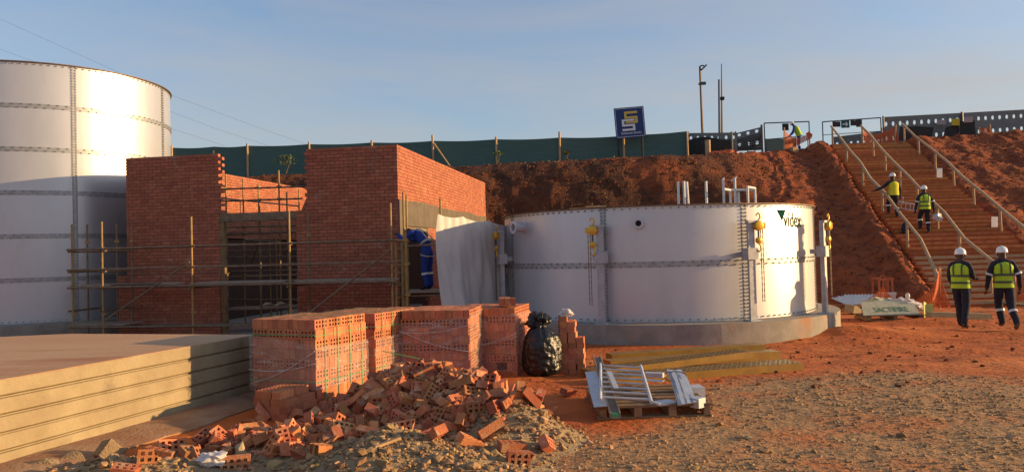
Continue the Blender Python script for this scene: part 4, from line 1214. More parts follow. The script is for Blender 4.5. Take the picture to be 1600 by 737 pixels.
# ------------------------------------------------------------------ rubbish bags
def bag(c, s, label, seed):
    bm = bmesh.new(); bmesh.ops.create_uvsphere(bm, u_segments=84, v_segments=64, radius=1.0)
    from mathutils import noise
    for v in bm.verts:
        p = v.co.copy(); z = (p.z + 1) / 2; a = math.atan2(p.y, p.x)
        prof = np.interp(z, [0, 0.03, 0.12, 0.3, 0.55, 0.75, 0.88, 0.94, 1.0], [0.3, 0.80, 0.98, 1.0, 0.97, 0.86, 0.55, 0.28, 0.34])
        rr = math.hypot(p.x, p.y) or 1e-6
        o = Vector((seed, 0, 0))
        k = prof * (1 + 0.10 * noise.noise(Vector((math.cos(a) * 1.3, math.sin(a) * 1.3, z * 2.2)) + o) + 0.10 * abs(noise.noise(Vector((math.cos(a) * 3 + z, math.sin(a) * 3, z * 6)) + o)) + 0.05 * noise.noise(Vector((a * 5, z * 12, 1)) + o) - 0.07 * abs(noise.noise(Vector((math.cos(a) * 7, math.sin(a) * 7, z * 9 + 3 * a)) + o)))
        zz = z + 0.03 * noise.noise(Vector((p.x * 3, p.y * 3, 2)) + o) * (z > 0.1)
        v.co = Vector((p.x / rr * k * s[0] / 2, p.y / rr * k * s[1] / 2, max(0, zz) * s[2]))
    for f in bm.faces: f.smooth = True
    me = bpy.data.meshes.new('rubbish_bag'); bm.to_mesh(me); bm.free(); me.materials.append(MT['blackbag'])
    return props(link_mesh('rubbish_bag', me, None, c), label, 'rubbish bag')
bag((0.37, 10.52, G(0.37, 10.5)), (0.55, 0.5, 0.72), 'full black plastic rubbish bag standing beside the brick stacks', 3)
crumple('rubbish_bag', 'blackbag', (0.34, 10.60, G(0.3, 10.8) + 0.66), (0.30, 0.27, 0.24), 'knotted black bag poking up behind the full rubbish bag', 'rubbish bag', 2, rough=0.55)
crumple('plastic_scrap', 'plastic', (0.74, 10.72, G(0.8, 10.7) + 11 * 0.0735 + 0.0), (0.17, 0.15, 0.10), 'crumpled white plastic on top of the stepped brick stack', 'plastic scrap', 9, rough=0.6)

# ================================================================== PALLET WITH METAL PARTS
P0 = Vector((0.80, 7.42, 0)); PA = rad(1.5); PW, PD, PH = 1.12, 1.1, 0.145
gzp = G(1.35, 7.9) - 0.004
pal = thing('wooden_pallet', 'weathered wooden pallet carrying grey metal parts', 'pallet', (P0.x, P0.y, gzp), PA)
for k in range(4):
    mb = MB(); x = 0.05 + (PW - 0.1) * k / 3
    mb.box((x, PD / 2, 0.065), (0.06 if k in (0, 3) else 0.075, PD, 0.088)); mb.build('stringer', MT['oldwood'], pal, local=True)
for k in range(7):
    y = 0.05 + (PD - 0.1) * k / 6
    mb = MB(); mb.box((PW / 2 + random.uniform(-0.01, 0.01), y, 0.121), (PW, 0.105, 0.022), RE(0, 0, random.uniform(-0.01, 0.01))); mb.build('deck_board', MT['oldwood'], pal, local=True)
for k in range(3):
    mb = MB(); mb.box((PW / 2, 0.06 + (PD - 0.12) * k / 2, 0.010), (PW, 0.10, 0.020)); mb.build('bottom_board', MT['oldwood'], pal, local=True)
ZD = gzp + 0.133
def on(px, py, z): return gz(px, py, z)
# pale sheet metal leaning over the left side
q = [on(914, 581, ZD + 0.08), on(935, 580, ZD + 0.10), on(952, 634, ZD + 0.012), on(928, 636, ZD - 0.004)]
mb = MB(); up = Vector((0, 0, 0.006))
mb.add(q + [p + up for p in q], [(3, 2, 1, 0), (4, 5, 6, 7), (0, 1, 5, 4), (1, 2, 6, 5), (2, 3, 7, 6), (3, 0, 4, 7)])
props(mb.build('sheet_metal_strip', MT['white_metal']), 'flat grey sheet metal strip at the left side of the pallet', 'metal strip')
# channel beam with a green end
a, b_ = on(932, 558, ZD + 0.17), on(962, 652, gzp + 0.10)
bm_ = thing('channel_beam', 'pale steel channel with a green plug, jutting over the front of the pallet', 'beam', (b_.x, b_.y, b_.z))
mb = MB(); dd = (b_ - a); Rf = frame(dd)
mb.box((a + b_) / 2, (0.085, 0.012, dd.length), Rf)
for s in (-1, 1): mb.box((a + b_) / 2 + Rf @ Vector((s * 0.043, 0.02, 0)), (0.010, 0.052, dd.length), Rf)
mb.build('channel', MT['plank'], bm_)
mb = MB(); mb.box(b_ + Rf @ Vector((0, 0.018, -0.03)), (0.07, 0.03, 0.05), Rf); mb.build('plug', MT['greenstrap'], bm_)
# small ladder frame lying on top
za = ZD + 0.16
ladder('short grey tubular ladder lying on the pallet', on(938, 624, ZD + 0.12), on(938.5, 567, za), on(1018, 628, ZD + 0.09), on(1001, 571, za + 0.02), 8, 0.017, 'white_metal')
# flat strips
def strip_(a, b_, w, label, th=0.006, up=(0, 0, 1)):
    mb = MB(); mb.bar(a, b_, w, th, up=up); return props(mb.build('metal_strip', MT['white_metal']), label, 'metal strip')
strip_(on(952, 580, za + 0.03), on(963, 606, ZD + 0.16), 0.05, 'short flat strip lying across the ladder rungs')
strip_(on(990, 592, ZD + 0.06), on(1036, 595, ZD + 0.06), 0.10, 'wide grey strip at the back of the pallet beside the bundle')
bun = thing('strip_bundle', 'tied bundle of bent grey metal strips on the right of the pallet', 'metal bundle', on(1065, 605, ZD))
r = random.Random(8)
for k in range(9):
    a = on(1044 + 2.2 * k, 579 - 0.5 * abs(k - 4), ZD + 0.10 + 0.012 * (k % 4)); b_ = on(1062 + 3.0 * k, 632 - 0.5 * k, ZD + 0.012 + 0.008 * (k % 3))
    m = a.lerp(b_, 0.5) + Vector((0, 0, 0.03 + 0.01 * (k % 3)))
    mb = MB(); mb.bar(a, m, 0.035, 0.008); mb.bar(m, b_, 0.035, 0.008); mb.build('strip', MT['white_metal'], bun)
mb = MB(); c = on(1056, 588, ZD + 0.12)
mb.tube([c + Vector((0.12 * math.cos(t), 0.05 * math.sin(t), 0.05 * math.sin(t))) for t in [k * 0.52 for k in range(12)]], 0.006, 5, closed=True); mb.build('tie_wire', MT['steel'], bun)
def angle_piece(px, py, sz, rot, label):
    c = on(px, py, ZD + sz[2] / 2 + 0.004)
    mb = MB(); R = RE(*rot); mb.box(c, (sz[0], sz[1], 0.006), R); mb.box(c + R @ Vector((0, -sz[1] / 2, -sz[2] / 2)), (sz[0], 0.006, sz[2]), R)
    for s in (-1, 1): mb.box(c + R @ Vector((s * sz[0] / 2, 0, -sz[2] / 2)), (0.006, sz[1], sz[2]), R)
    props(mb.build('metal_bracket', MT['white_metal']), label, 'bracket')
angle_piece(1082, 603, (0.20, 0.18, 0.10), (0, 0, 0.1), 'box-shaped grey bracket at the right rear of the pallet')
angle_piece(1090, 621, (0.11, 0.10, 0.09), (0.0, 0, 0.7), 'small pointed bracket at the right front of the pallet')
angle_piece(1037, 627, (0.20, 0.14, 0.02), (0, 0, 0.4), 'flat folded bracket at the middle front of the pallet')
angle_piece(1022, 582, (0.22, 0.10, 0.05), (0, 0, -0.4), 'angled bracket behind the tied bundle')

# ================================================================== YELLOW WALKWAY PLANKS
MT['slot'] = mat('slot_shade', (0.07, 0.04, 0.012), None, rough=0.9)  # dark colour stands in for the shade inside the plank's holes
def walkway(a, b_, w, h, label, perf=True):
    """perforated steel plank: tray with turned-down edges and slots painted on as dark holes; a-b runs along its front edge at ground side"""
    a = Vector(a); b_ = Vector(b_); d = b_ - a; Ln = d.length; rz = math.atan2(d.y, d.x)
    t = thing('walkway_plank', label, 'steel plank', a, rz, 'yellow steel walkway planks')
    pitch = -math.asin(d.z / Ln)
    R = Matrix.Rotation(pitch, 3, 'Y')
    def bx(nm, c, s):
        mb = MB(); mb.box(R @ Vector(c), s, R); return mb.build(nm, MT['yellow'], t, local=True)
    bx('deck', (Ln / 2, w / 2, h - 0.004), (Ln, w - 0.012, 0.008))
    bx('side_flange', (Ln / 2, 0.004, h / 2), (Ln, 0.008, h)); bx('side_flange', (Ln / 2, w - 0.004, h / 2), (Ln, 0.008, h))
    bx('end_cap', (0.004, w / 2, h / 2), (0.006, w - 0.02, h - 0.01)); bx('end_cap', (Ln - 0.004, w / 2, h / 2), (0.006, w - 0.02, h - 0.01))
    if perf:
        mb = MB()
        for i in range(int(Ln / 0.075)):
            for j in range(4):
                mb.box(R @ Vector((0.05 + 0.075 * i, 0.05 + (w - 0.1) * j / 3, h + 0.001)), (0.050, 0.020, 0.004), R @ RZ(0.7 if (i + j) % 2 else -0.7))
        o = mb.build('tread_slots', MT['slot'], t, local=True); o['kind'] = 'stuff'
    return t
g0 = G(2.5, 9.9)
walkway((1.10, 9.33, g0), (3.86, 10.17, g0 + 0.0), 0.40, 0.10, 'frontmost yellow perforated walkway plank, lying on the gravel edge')
walkway((1.02, 10.02, g0 - 0.01), (3.45, 10.98, g0 + 0.07), 0.34, 0.09, 'second yellow perforated plank, its right end raised over the front one')
walkway((1.35, 10.75, g0 - 0.03), (4.05, 11.55, g0 - 0.06), 0.28, 0.13, 'third yellow plank lying behind the two perforated ones', perf=False)
walkway((1.45, 11.35, g0 - 0.09), (3.95, 11.92, g0 - 0.07), 0.26, 0.20, 'rearmost yellow plank, nearest the concrete ring base', perf=False)

# ================================================================== CLUTTER BY THE STEPS
GZ = -0.3
# pallet under the painted board
c = gz(1400, 503, GZ); wp = thing('wooden_pallet', 'low dark pallet under the lettered board by the red bank', 'pallet', (c.x, c.y + 0.1, G(c.x, c.y) - 0.02), rad(-3))
for x in (-0.62, 0, 0.62):
    mb = MB(); mb.box((x, 0.3, 0.06), (0.09, 0.8, 0.10)); mb.build('stringer', MT['oldwood'], wp, local=True)
for y in (-0.05, 0.15, 0.35, 0.55): 
    mb = MB(); mb.box((0, y, 0.122), (1.45, 0.13, 0.02)); mb.build('deck_board', MT['oldwood'], wp, local=True)
mb = MB(); mb.box((0, -0.04, 0.01), (1.45, 0.1, 0.02)); mb.build('bottom_board', MT['oldwood'], wp, local=True)
zb = G(c.x, c.y) + 0.11
# lettered board leaning back
B0, B1 = Vector((c.x - 0.78, c.y + 0.02, zb + 0.01)), Vector((c.x + 0.62, c.y + 0.0, zb + 0.01)); bn = Vector((0, 0.42, 0.30))
board = thing('lettered_board', 'pale board with hand-painted green capital letters on the pallet by the bank', 'board', (B0 + B1) / 2)
mb = MB(); q = [B0, B1, B1 + bn, B0 + bn + Vector((0.14, 0, 0))]; nrm = (B1 - B0).cross(bn).normalized() * 0.012
mb.add(q + [p - nrm for p in q], [(0, 1, 2, 3), (7, 6, 5, 4), (1, 0, 4, 5), (2, 1, 5, 6), (3, 2, 6, 7), (0, 3, 7, 4)]); bpan = mb.build('panel', MT['sack'], board)
me = text_mesh('SACTIFIRE', 0.26, 0.001); me.materials.clear(); me.materials.append(MT['marker'])
xa = (B1 - B0).normalized(); ya = bn.normalized(); za_ = xa.cross(ya)
Mx = Matrix((xa, ya, za_)).transposed()
cc = (B0 + B1) / 2 + bn * 0.36 + za_ * 0.004 + Vector((0.05, 0, 0)) - board.location - bpan.location
for v in me.vertices: v.co = cc + Mx @ Vector((v.co.x * 0.72, v.co.y, v.co.z))
link_mesh('lettering', me, bpan)
# yellow-green bag end hanging over the right corner
def flap(u, v):
    return Vector((c.x + 0.66 + 0.26 * u, c.y - 0.06 + 0.05 * math.sin(4 * u) + 0.10 * u, zb + 0.30 - 0.42 * v - 0.05 * u + 0.02 * math.sin(7 * u + 5 * v)))
mb = MB(); mb.sheet(flap, 10, 10, 0.008); props(mb.build('hanging_sack', mat('yellow_sack', (0.62, 0.55, 0.20), (0.40, 0.46, 0.14), 9, 0.7), smooth=60), 'pale yellow printed sack hanging over the right end of the lettered board', 'sack')
crumple('plastic_sheeting', 'plastic', (c.x + 0.48, c.y + 0.62, zb + 0.02), (0.95, 0.55, 0.36), 'heap of crumpled white plastic sheeting behind the lettered board', 'plastic sheet', 5, rough=0.5)
crumple('plastic_sheeting', 'sack', (c.x - 0.05, c.y + 0.66, zb + 0.02), (1.0, 0.5, 0.42), 'folded green and cream sacks piled behind the lettered board', 'sack', 8, rough=0.4)
mb = MB(); top = pt(1418, 459, c.y + 0.62)
mb.lathe([(0.05, 0), (0.035, 0.12), (0.03, 0.2), (0.055, 0.26), (0.05, 0.33), (0.01, 0.36)], 10, (top.x, c.y + 0.62, top.z - 0.33))
props(mb.build('plastic_twist', MT['plastic'], smooth=60), 'twisted white plastic top sticking up from the sheeting', 'plastic sheet')
# corrugated sheets on bearers
ca = gz(1345, 487, GZ)
for k in range(3):
    ox, oy, oz, an = (-0.55 + 0.28 * k, 0.1 + 0.16 * k, 0.20 + 0.022 * k, rad(8 - 9 * k))
    def corr(u, v):
        x = (u - 0.5) * 1.05; y = (v - 0.5) * 0.8
        p = RZ(an) @ Vector((x, y, 0.018 * math.sin(x * 2 * math.pi / 0.095) + 0.16 * v))
        return p + Vector((ca.x + 0.55 + ox * 0.8, ca.y + 0.5 + oy, GZ + oz))
    mb = MB(); mb.sheet(corr, 130, 2, 0.004)
    props(mb.build('corrugated_sheet', MT['white_metal'], smooth=50), ['lowest corrugated metal sheet of the loose pile by the lifting post', 'middle corrugated metal sheet of the loose pile by the lifting post', 'topmost corrugated metal sheet of the loose pile by the lifting post'][k], 'metal sheet', 'corrugated sheets')
for k in range(2):
    mb = MB(); mb.box((ca.x + 0.3, ca.y + 0.25 + 0.55 * k, GZ + 0.07), (1.3, 0.09, 0.12), RZ(0.02)); props(mb.build('timber_bearer', MT['oldwood']), ['front dark timber under the corrugated sheets', 'rear dark timber under the corrugated sheets'][k], 'timber')
mb = MB(); mb.box((ca.x - 0.42, ca.y - 0.45, GZ + 0.12), (0.32, 0.3, 0.22), RE(0.1, 0.15, 0.5)); props(mb.build('concrete_block', MT['concrete']), 'pale concrete block beside the ring base', 'block')
# small red steel cage stand
s0 = gz(1380, 478, GZ); s0.z = G(s0.x, s0.y)
Yc = s0.y
t = thing('steel_stand', 'small rusty red four-legged steel stand in front of the bank', 'stand', (s0.x, Yc, s0.z))
hgt = pt(1380, 436, Yc).z - s0.z
for dx in (-0.2, 0.2):
    for dy in (-0.2, 0.2):
        mb = MB(); mb.bar((s0.x + dx * 1.06, Yc + dy, s0.z), (s0.x + dx, Yc + dy, s0.z + hgt), 0.05, 0.05); mb.build('leg', MT['rust'], t)
for dx in (-0.07, 0.07):
    mb = MB(); mb.bar((s0.x + dx, Yc - 0.2, s0.z + 0.1), (s0.x + dx, Yc - 0.2, s0.z + hgt), 0.035, 0.03); mb.build('bar', MT['rust'], t)
for z, k in ((hgt, 0.25), (0.12, 0.22)):
    for a0, a1 in (((-k, -0.2), (k, -0.2)), ((-k, 0.2), (k, 0.2)), ((-0.2, -k), (-0.2, k)), ((0.2, -k), (0.2, k))):
        mb = MB(); mb.bar((s0.x + a0[0], Yc + a0[1], s0.z + z + (0.03 if a0[0] == a1[0] else 0)), (s0.x + a1[0], Yc + a1[1], s0.z + z + (0.03 if a0[0] == a1[0] else 0)), 0.045, 0.045); mb.build('cross_bar', MT['rust'], t)
mb = MB(); mb.tube([(s0.x - 0.05, Yc, s0.z + hgt + 0.05), (s0.x - 0.03, Yc, s0.z + hgt + 0.11), (s0.x + 0.06, Yc, s0.z + hgt + 0.11), (s0.x + 0.09, Yc, s0.z + hgt + 0.05)], 0.015, 6); mb.build('lifting_eye', MT['rust'], t)
mb = MB(); mb.box((s0.x - 0.1, Yc - 0.45, s0.z + 0.27), (0.55, 0.02, 0.26), RE(0.35, 0, 0)); props(mb.build('leaning_board', MT['white']), 'bright white panel leaning at the foot of the red stand', 'panel')
# concrete beam and planks
def slat(px0, py0, px1, py1, w, hh, m, name, label, cat, z=GZ):
    a = gz(px0, py0, z); b_ = gz(px1, py1, z); a.z = G(a.x, a.y) + hh / 2; b_.z = G(b_.x, b_.y) + hh / 2
    mb = MB(); mb.bar(a, b_, w, hh); return props(mb.build(name, MT[m]), label, cat)
slat(1452, 503, 1545, 500, 0.25, 0.14, 'concrete', 'concrete_beam', 'short pale concrete beam lying behind the man with the turned back', 'beam')
slat(1520, 469, 1640, 478, 0.5, 0.05, 'timber', 'plank', 'wide timber plank lying behind the two men at right', 'plank')
slat(1545, 474, 1650, 484, 0.35, 0.05, 'oldwood', 'plank', 'dark plank in front of the wide timber one at right', 'plank')

# orange barrier netting
net = mat('orange_net', (0.60, 0.13, 0.03), (0.50, 0.10, 0.025), 6, 0.75)
def mesh_alpha(m, cell, fill, axis=(1, 0, 1)):
    nt = m.node_tree; N = nt.nodes; L = nt.links
    g = N.new('ShaderNodeNewGeometry'); mp = N.new('ShaderNodeMapping'); mp.inputs['Scale'].default_value = (1 / cell,) * 3
    L.new(g.outputs['Position'], mp.inputs['Vector'])
    sp = N.new('ShaderNodeSeparateXYZ'); L.new(mp.outputs['Vector'], sp.inputs['Vector'])
    outs = []
    for ax in ('X', 'Z'):
        f = N.new('ShaderNodeMath'); f.operation = 'FRACT'; L.new(sp.outputs[ax], f.inputs[0])
        l = N.new('ShaderNodeMath'); l.operation = 'LESS_THAN'; l.inputs[1].default_value = fill; L.new(f.outputs[0], l.inputs[0]); outs.append(l.outputs[0])
    mxn = N.new('ShaderNodeMath'); mxn.operation = 'MAXIMUM'; L.new(outs[0], mxn.inputs[0]); L.new(outs[1], mxn.inputs[1])
    L.new(mxn.outputs[0], N['Principled BSDF'].inputs['Alpha'])
mesh_alpha(net, 0.06, 0.58)
def drape(pts_top, pts_bot, label, name='barrier_net', m=None, posts=(), sag=0.06, cat='netting'):
    n = len(pts_top) - 1
    def f(u, v):
        k = min(int(u * n), n - 1); w = u * n - k
        a = pts_top[k].lerp(pts_top[k + 1], w); b_ = pts_bot[k].lerp(pts_bot[k + 1], w)
        p = a.lerp(b_, v)
        return p + Vector((0, 0.05 * math.sin(9 * u + 3 * v), -sag * math.sin(math.pi * w) * (1 - v)))
    t = thing(name, label, cat, (pts_bot[0] + pts_bot[-1]) / 2)
    mb = MB(); mb.grid(f, 12 * n, 8); mb.build('net', m or net, t)
    for (a, b_) in posts:
        mb = MB(); mb.tube([a, b_], 0.035, 8); mb.build('post', MT['rail'], t)
    return t
Yn = 21.6
drape([pt(1352, 470, Yn), pt(1378, 446, Yn), pt(1405, 472, Yn)], [pt(1335, 482, Yn), pt(1378, 482, Yn), pt(1412, 482, Yn)], 'slumped orange barrier net behind the red stand')
drape([pt(1425, 470, Yn), pt(1455, 452, Yn), pt(1468, 415, Yn), pt(1480, 460, Yn)], [pt(1425, 478, Yn), pt(1455, 478, Yn), pt(1468, 480, Yn), pt(1484, 480, Yn)], 'orange barrier net bunched round a stake at the foot of the stairs', posts=[(pt(1468, 482, Yn + 0.1), pt(1468.5, 418, Yn + 0.1))])
drape([pt(1585, 432, 20.5), pt(1650, 430, 20.5)], [pt(1585, 470, 20.5), pt(1650, 472, 20.5)], 'orange barrier net at the right edge behind the walking man', posts=[(pt(1586, 476, 20.5), pt(1585, 428, 20.5))])

# ================================================================== EARTH STAIRS
SW0, SW1, SY0, SZ0, SRUN, SRISE, SN = 13.02, 17.22, 22.5, -0.30, 0.40, 0.1612, 45
SSL = SRISE / SRUN
def st_z(y): return SZ0 + SSL * (y - SY0)
def st_x(xp, y): return xp + ST_SLOPE * (y - 23.5)
stair = thing('earth_stairs', 'wide flight of red earth steps with timber edges climbing the bank', 'stairs', (st_x(15, SY0), SY0, SZ0 - 0.2))
tread_me = MB().box((0, SRUN / 2, -0.16), (SW1 - SW0, SRUN + 0.10, 0.32)).mesh('step', mat('stair_soil', (0.42, 0.12, 0.036), (0.30, 0.08, 0.025), 2.5, 0.95, bump=0.012, bscale=16))
edge_me = MB().box((0, -0.022, -0.05), (SW1 - SW0 - 0.12, 0.045, 0.10)).mesh('edge_board', mat('edge_timber', (0.48, 0.20, 0.075), (0.36, 0.13, 0.045), 5, 0.9, island=0.3))
pale_me = MB().box((0, -0.02, -0.05), (SW1 - SW0 - 0.12, 0.04, 0.10)).mesh('edge_board', MT['rail'])
for k in range(SN):
    y = SY0 + k * SRUN; z = SZ0 + (k + 1) * SRISE
    x = st_x((SW0 + SW1) / 2, y) + random.uniform(-0.03, 0.03)
    a = random.uniform(-0.008, 0.008)
    so_ = link_mesh('step', tread_me, stair, Vector((x, y + 0.02, z - 0.012)) - stair.location, (0, 0, a))
    link_mesh('edge_board', edge_me, so_, (0, -0.016, 0.012), (0, random.uniform(-0.004, 0.004), random.uniform(-0.004, 0.004)))
    if k < 9: so_.children[0].data = pale_me
def handrail(xp, label, y0, y1, n, hh=0.95, seed=0, dip=False):
    r = random.Random(seed)
    t = thing('handrail', label, 'handrail', (st_x(xp, y0), y0, st_z(y0)))
    P = []
    ys = [y0 + (y1 - y0) * k / 8 for k in range(9)]
    for k, y in enumerate(ys):
        P.append(Vector((st_x(xp, y) + r.uniform(-0.06, 0.06), y, st_z(y) + hh + r.uniform(-0.06, 0.06))))
    if dip: P[0].z -= 0.38; P[0].y += 0.15
    mb = MB(); mb.tube(P, [0.058 + r.uniform(-0.006, 0.006) for _ in P], 8); mb.build('rail', MT['rail'], t, smooth=50)
    for k in range(n):
        y = y0 + 0.3 + (y1 - y0 - 0.6) * k / (n - 1)
        f = (y - y0) / (y1 - y0) * 8; i = min(int(f), 7); top = P[i].lerp(P[i + 1], f - i)
        mb = MB(); mb.tube([Vector((top.x + r.uniform(-0.03, 0.03), y, st_z(y) - 0.3)), Vector((top.x, top.y, top.z - 0.03))], 0.05, 8); mb.build('post', MT['rail'], t, smooth=50)
    return t
handrail(13.2, 'left timber handrail of the earth stairs', 23.1, 40.6, 6, 0.95, 1, dip=True)
handrail(14.72, 'middle timber handrail of the earth stairs', 23.0, 40.6, 8, 0.98, 2)
handrail(17.05, 'right timber handrail of the earth stairs', 22.8, 40.8, 8, 0.92, 3)
for px, py, Y, lab in ((1468, 270, 33.4, 'upper white notice fixed to the right handrail'), (1554, 347, 28.4, 'lower white notice fixed to the right handrail')):
    mb = MB(); c = pt(px, py, Y); mb.box(c, (0.26, 0.015, 0.42), RE(0, 0.05, 0.1)); props(mb.build('notice', MT['white']), lab, 'notice')

# ================================================================== TOP OF THE BANK
def gtop(x, y): return float(bank_h(np.array([x]), np.array([y]))[0])
# green shade-net fence, one net per bay
FY, FZ = 38.0, 7.37
fx = [-20.6, -17.0, -14.9, -13.2, -10.1, -6.95, -3.85, -0.65, 2.5, 5.75, 8.95]
fence = thing('net_fence', 'long dark green shade-net fence along the top of the bank', 'fence', (-5, FY, 6.0))
r = random.Random(3)
for a, b_ in zip(fx[:-1], fx[1:]):
    za, zb_ = gtop(a, FY) - 0.4, gtop(b_, FY) - 0.4
    ztop = FZ + (0.05 if a > 5 else 0)
    mb = MB(); mb.sheet(lambda u, v: Vector((a + (b_ - a) * u, FY - 0.03 + 0.05 * math.sin(3.14 * u) * math.sin(3.14 * v), (za + (zb_ - za) * u) * (1 - v) + (ztop - 0.05 * math.sin(3.14 * u) + (0.10 * u if a > 5 else 0)) * v)), 8, 5, 0.006)
    mb.build('net_panel', MT['greennet'], fence, smooth=60)
for k, a in enumerate(fx):
    if k in (0,): continue
    zt = FZ + (0.28 if k in (6, 8) else 0.10) - (0.3 if k == 2 else 0)
    mb = MB(); mb.tube([(a, FY - 0.10, gtop(a, FY) - 0.5), (a + r.uniform(-0.03, 0.03), FY - 0.10, zt)], 0.055, 8); mb.build('post', MT['rail'], fence, smooth=50)
mb = MB(); mb.tube([(fx[6] + 0.05, FY - 0.14, FZ - 0.15), (fx[6] + 1.1, FY - 0.5, gtop(fx[6] + 1, FY) - 0.1)], 0.04, 8); mb.build('stay', MT['rail'], fence, smooth=50)

# company sign board
def sign():
    Y = 37.3
    q = [pt(960.5, 169.5, Y), pt(1007.5, 165.5, Y), pt(1009.5, 213, Y), pt(963, 217, Y)]
    O = q[3]; ex = (q[2] - q[3]); ey = (q[0] - q[3])
    w = ex.length; X = ex.normalized(); Nrm = X.cross(ey).normalized(); Yv = Nrm.cross(X); hgt = ey.dot(Yv)
    M3 = Matrix((X, Yv, Nrm)).transposed()
    t = thing('sign_board', 'square blue company sign with interlocked yellow and white letters above the green fence', 'sign', (O.x + w / 2, Y, gtop(O.x, Y) - 0.3))
    def bar(nm, u0, v0, u1, v1, lift, th, m):
        mb = MB(); c = O + M3 @ Vector(((u0 + u1) / 2 * w, (1 - (v0 + v1) / 2) * hgt, lift)); mb.box(c, ((u1 - u0) * w, (v1 - v0) * hgt, th), M3); return mb.build(nm, MT[m], pan or t)
    pan = None
    pan = bar('panel', 0, 0, 1, 1, -0.02, 0.04, 'signblue')
    for a in ((0.03, 0.03, 0.97, 0.042), (0.03, 0.955, 0.97, 0.967), (0.03, 0.046, 0.042, 0.951), (0.958, 0.046, 0.97, 0.951)): bar('border_line', *a, 0.004, 0.006, 'signwhite')
    # joined stroke letters (each stroke list becomes one letter)
    def letter(strokes, m, lift):
        mb = MB()
        for (u0, v0, u1, v1) in strokes:
            c = O + M3 @ Vector(((u0 + u1) / 2 * w, (1 - (v0 + v1) / 2) * hgt, lift)); mb.box(c, ((u1 - u0) * w, (v1 - v0) * hgt, 0.012), M3)
        mb.build('letter_s', MT[m], pan)
    letter([(0.33, 0.14, 0.77, 0.215), (0.33, 0.22, 0.41, 0.30), (0.33, 0.305, 0.77, 0.375), (0.68, 0.38, 0.77, 0.46), (0.36, 0.465, 0.77, 0.53)], 'signyellow', 0.010)
    letter([(0.23, 0.395, 0.655, 0.455), (0.23, 0.46, 0.31, 0.555), (0.23, 0.56, 0.665, 0.625), (0.585, 0.63, 0.665, 0.70), (0.23, 0.705, 0.665, 0.77)], 'signwhite', 0.024)
    me = text_mesh('Stefanutti Stocks', 0.14, 0.004); me.materials.clear(); me.materials.append(MT['signwhite'])
    xs_ = [v.co.x for v in me.vertices]; k = 0.68 * w / (max(xs_) - min(xs_))
    for v in me.vertices: v.co = O + M3 @ Vector((w * 0.52 + v.co.x * k, hgt * 0.155 + v.co.y * k * 1.15, 0.006 + v.co.z)) - t.location - pan.location
    link_mesh('lettering', me, pan)
    for u in (0.08, 0.88):
        p = O + M3 @ Vector((u * w, 0.1, -0.09)); mb = MB(); mb.tube([(p.x, p.y, gtop(p.x, p.y) - 0.5), (p.x, p.y, p.z + 0.9)], 0.05, 8); mb.build('leg', MT['darknet'], t, smooth=40)
sign()

# netting with oval wind holes
def holed_net(t, A, B, zb0, zb1, zt0, zt1, cell, rows, m, nm='net_panel', seed=0):
    """A, B: plan points; rows: fractions of the height (0 bottom, 1 top) where a row of holes runs"""
    A = Vector(A); B = Vector(B); ln = (B - A).length; n = max(1, int(ln / cell))
    mb = MB()
    def P(u, v):
        p = A.lerp(B, u); b0 = zb0 + (zb1 - zb0) * u; t0 = zt0 + (zt1 - zt0) * u
        return Vector((p.x, p.y + 0.03 * math.sin(u * 12) * math.sin(3.14 * v), b0 + (t0 - b0) * v))
    hh = 0.11
    cuts = [0.0]
    for f in rows: cuts += [f - hh, f + hh]
    cuts.append(1.0)
    for k in range(len(cuts) - 1):
        v0, v1 = cuts[k], cuts[k + 1]
        if v1 - v0 < 1e-4: continue
        if k % 2 == 0:
            mb.grid(lambda u, v: P(u, v0 + (v1 - v0) * v), n, 1)
        else:
            for i in range(n):
                u0, u1 = i / n, (i + 1) / n; um, vm = (u0 + u1) / 2, (v0 + v1) / 2
                ring = [(u0, v0), (um, v0), (u1, v0), (u1, vm), (u1, v1), (um, v1), (u0, v1), (u0, vm)]
                vs = [P(*q) for q in ring]
                for j in range(8):
                    a = math.pi * 1.25 + j * math.pi / 4
                    vs.append(P(um + math.cos(a) * (u1 - u0) * 0.19, vm + math.sin(a) * (v1 - v0) * 0.36))
                mb.add(vs, [(j, (j + 1) % 8, 8 + (j + 1) % 8, 8 + j) for j in range(8)])
    return mb.build(nm, MT[m], t)
def plain(p): return (p.x, p.y, 0)
# middle fence: from the green net to the gate
A = pt(1075, 235, 39.6); B = pt(1152, 232, 38.6)
t = thing('net_fence', 'grey net fence with oval holes beside the site gate', 'fence', (A.x, A.y, A.z - 0.3))
holed_net(t, plain(A), plain(B), A.z - 0.4, B.z - 0.4, pt(1075, 208, 39.6).z, pt(1152, 207, 38.6).z, 0.33, (0.80,), 'greynet')
for px, Y, m in ((1075, 39.5, 'steel'), (1143, 38.65, 'greynet')):
    p = pt(px, 206, Y - 0.05); mb = MB(); mb.tube([(p.x, p.y, p.z - 1.5), p], 0.06, 8); mb.build('post', MT[m], t)
A2, B2 = pt(1076, 219, 39.35), pt(1142, 219, 38.5)
mb = MB(); mb.sheet(lambda u, v: A2.lerp(B2, u) + Vector((0, 0, (0.12 * math.sin(u * 5) + 0.15 * u) * (1 - v) - 0.9 * v)), 12, 4, 0.01); mb.build('dark_screen', MT['darknet'], t)
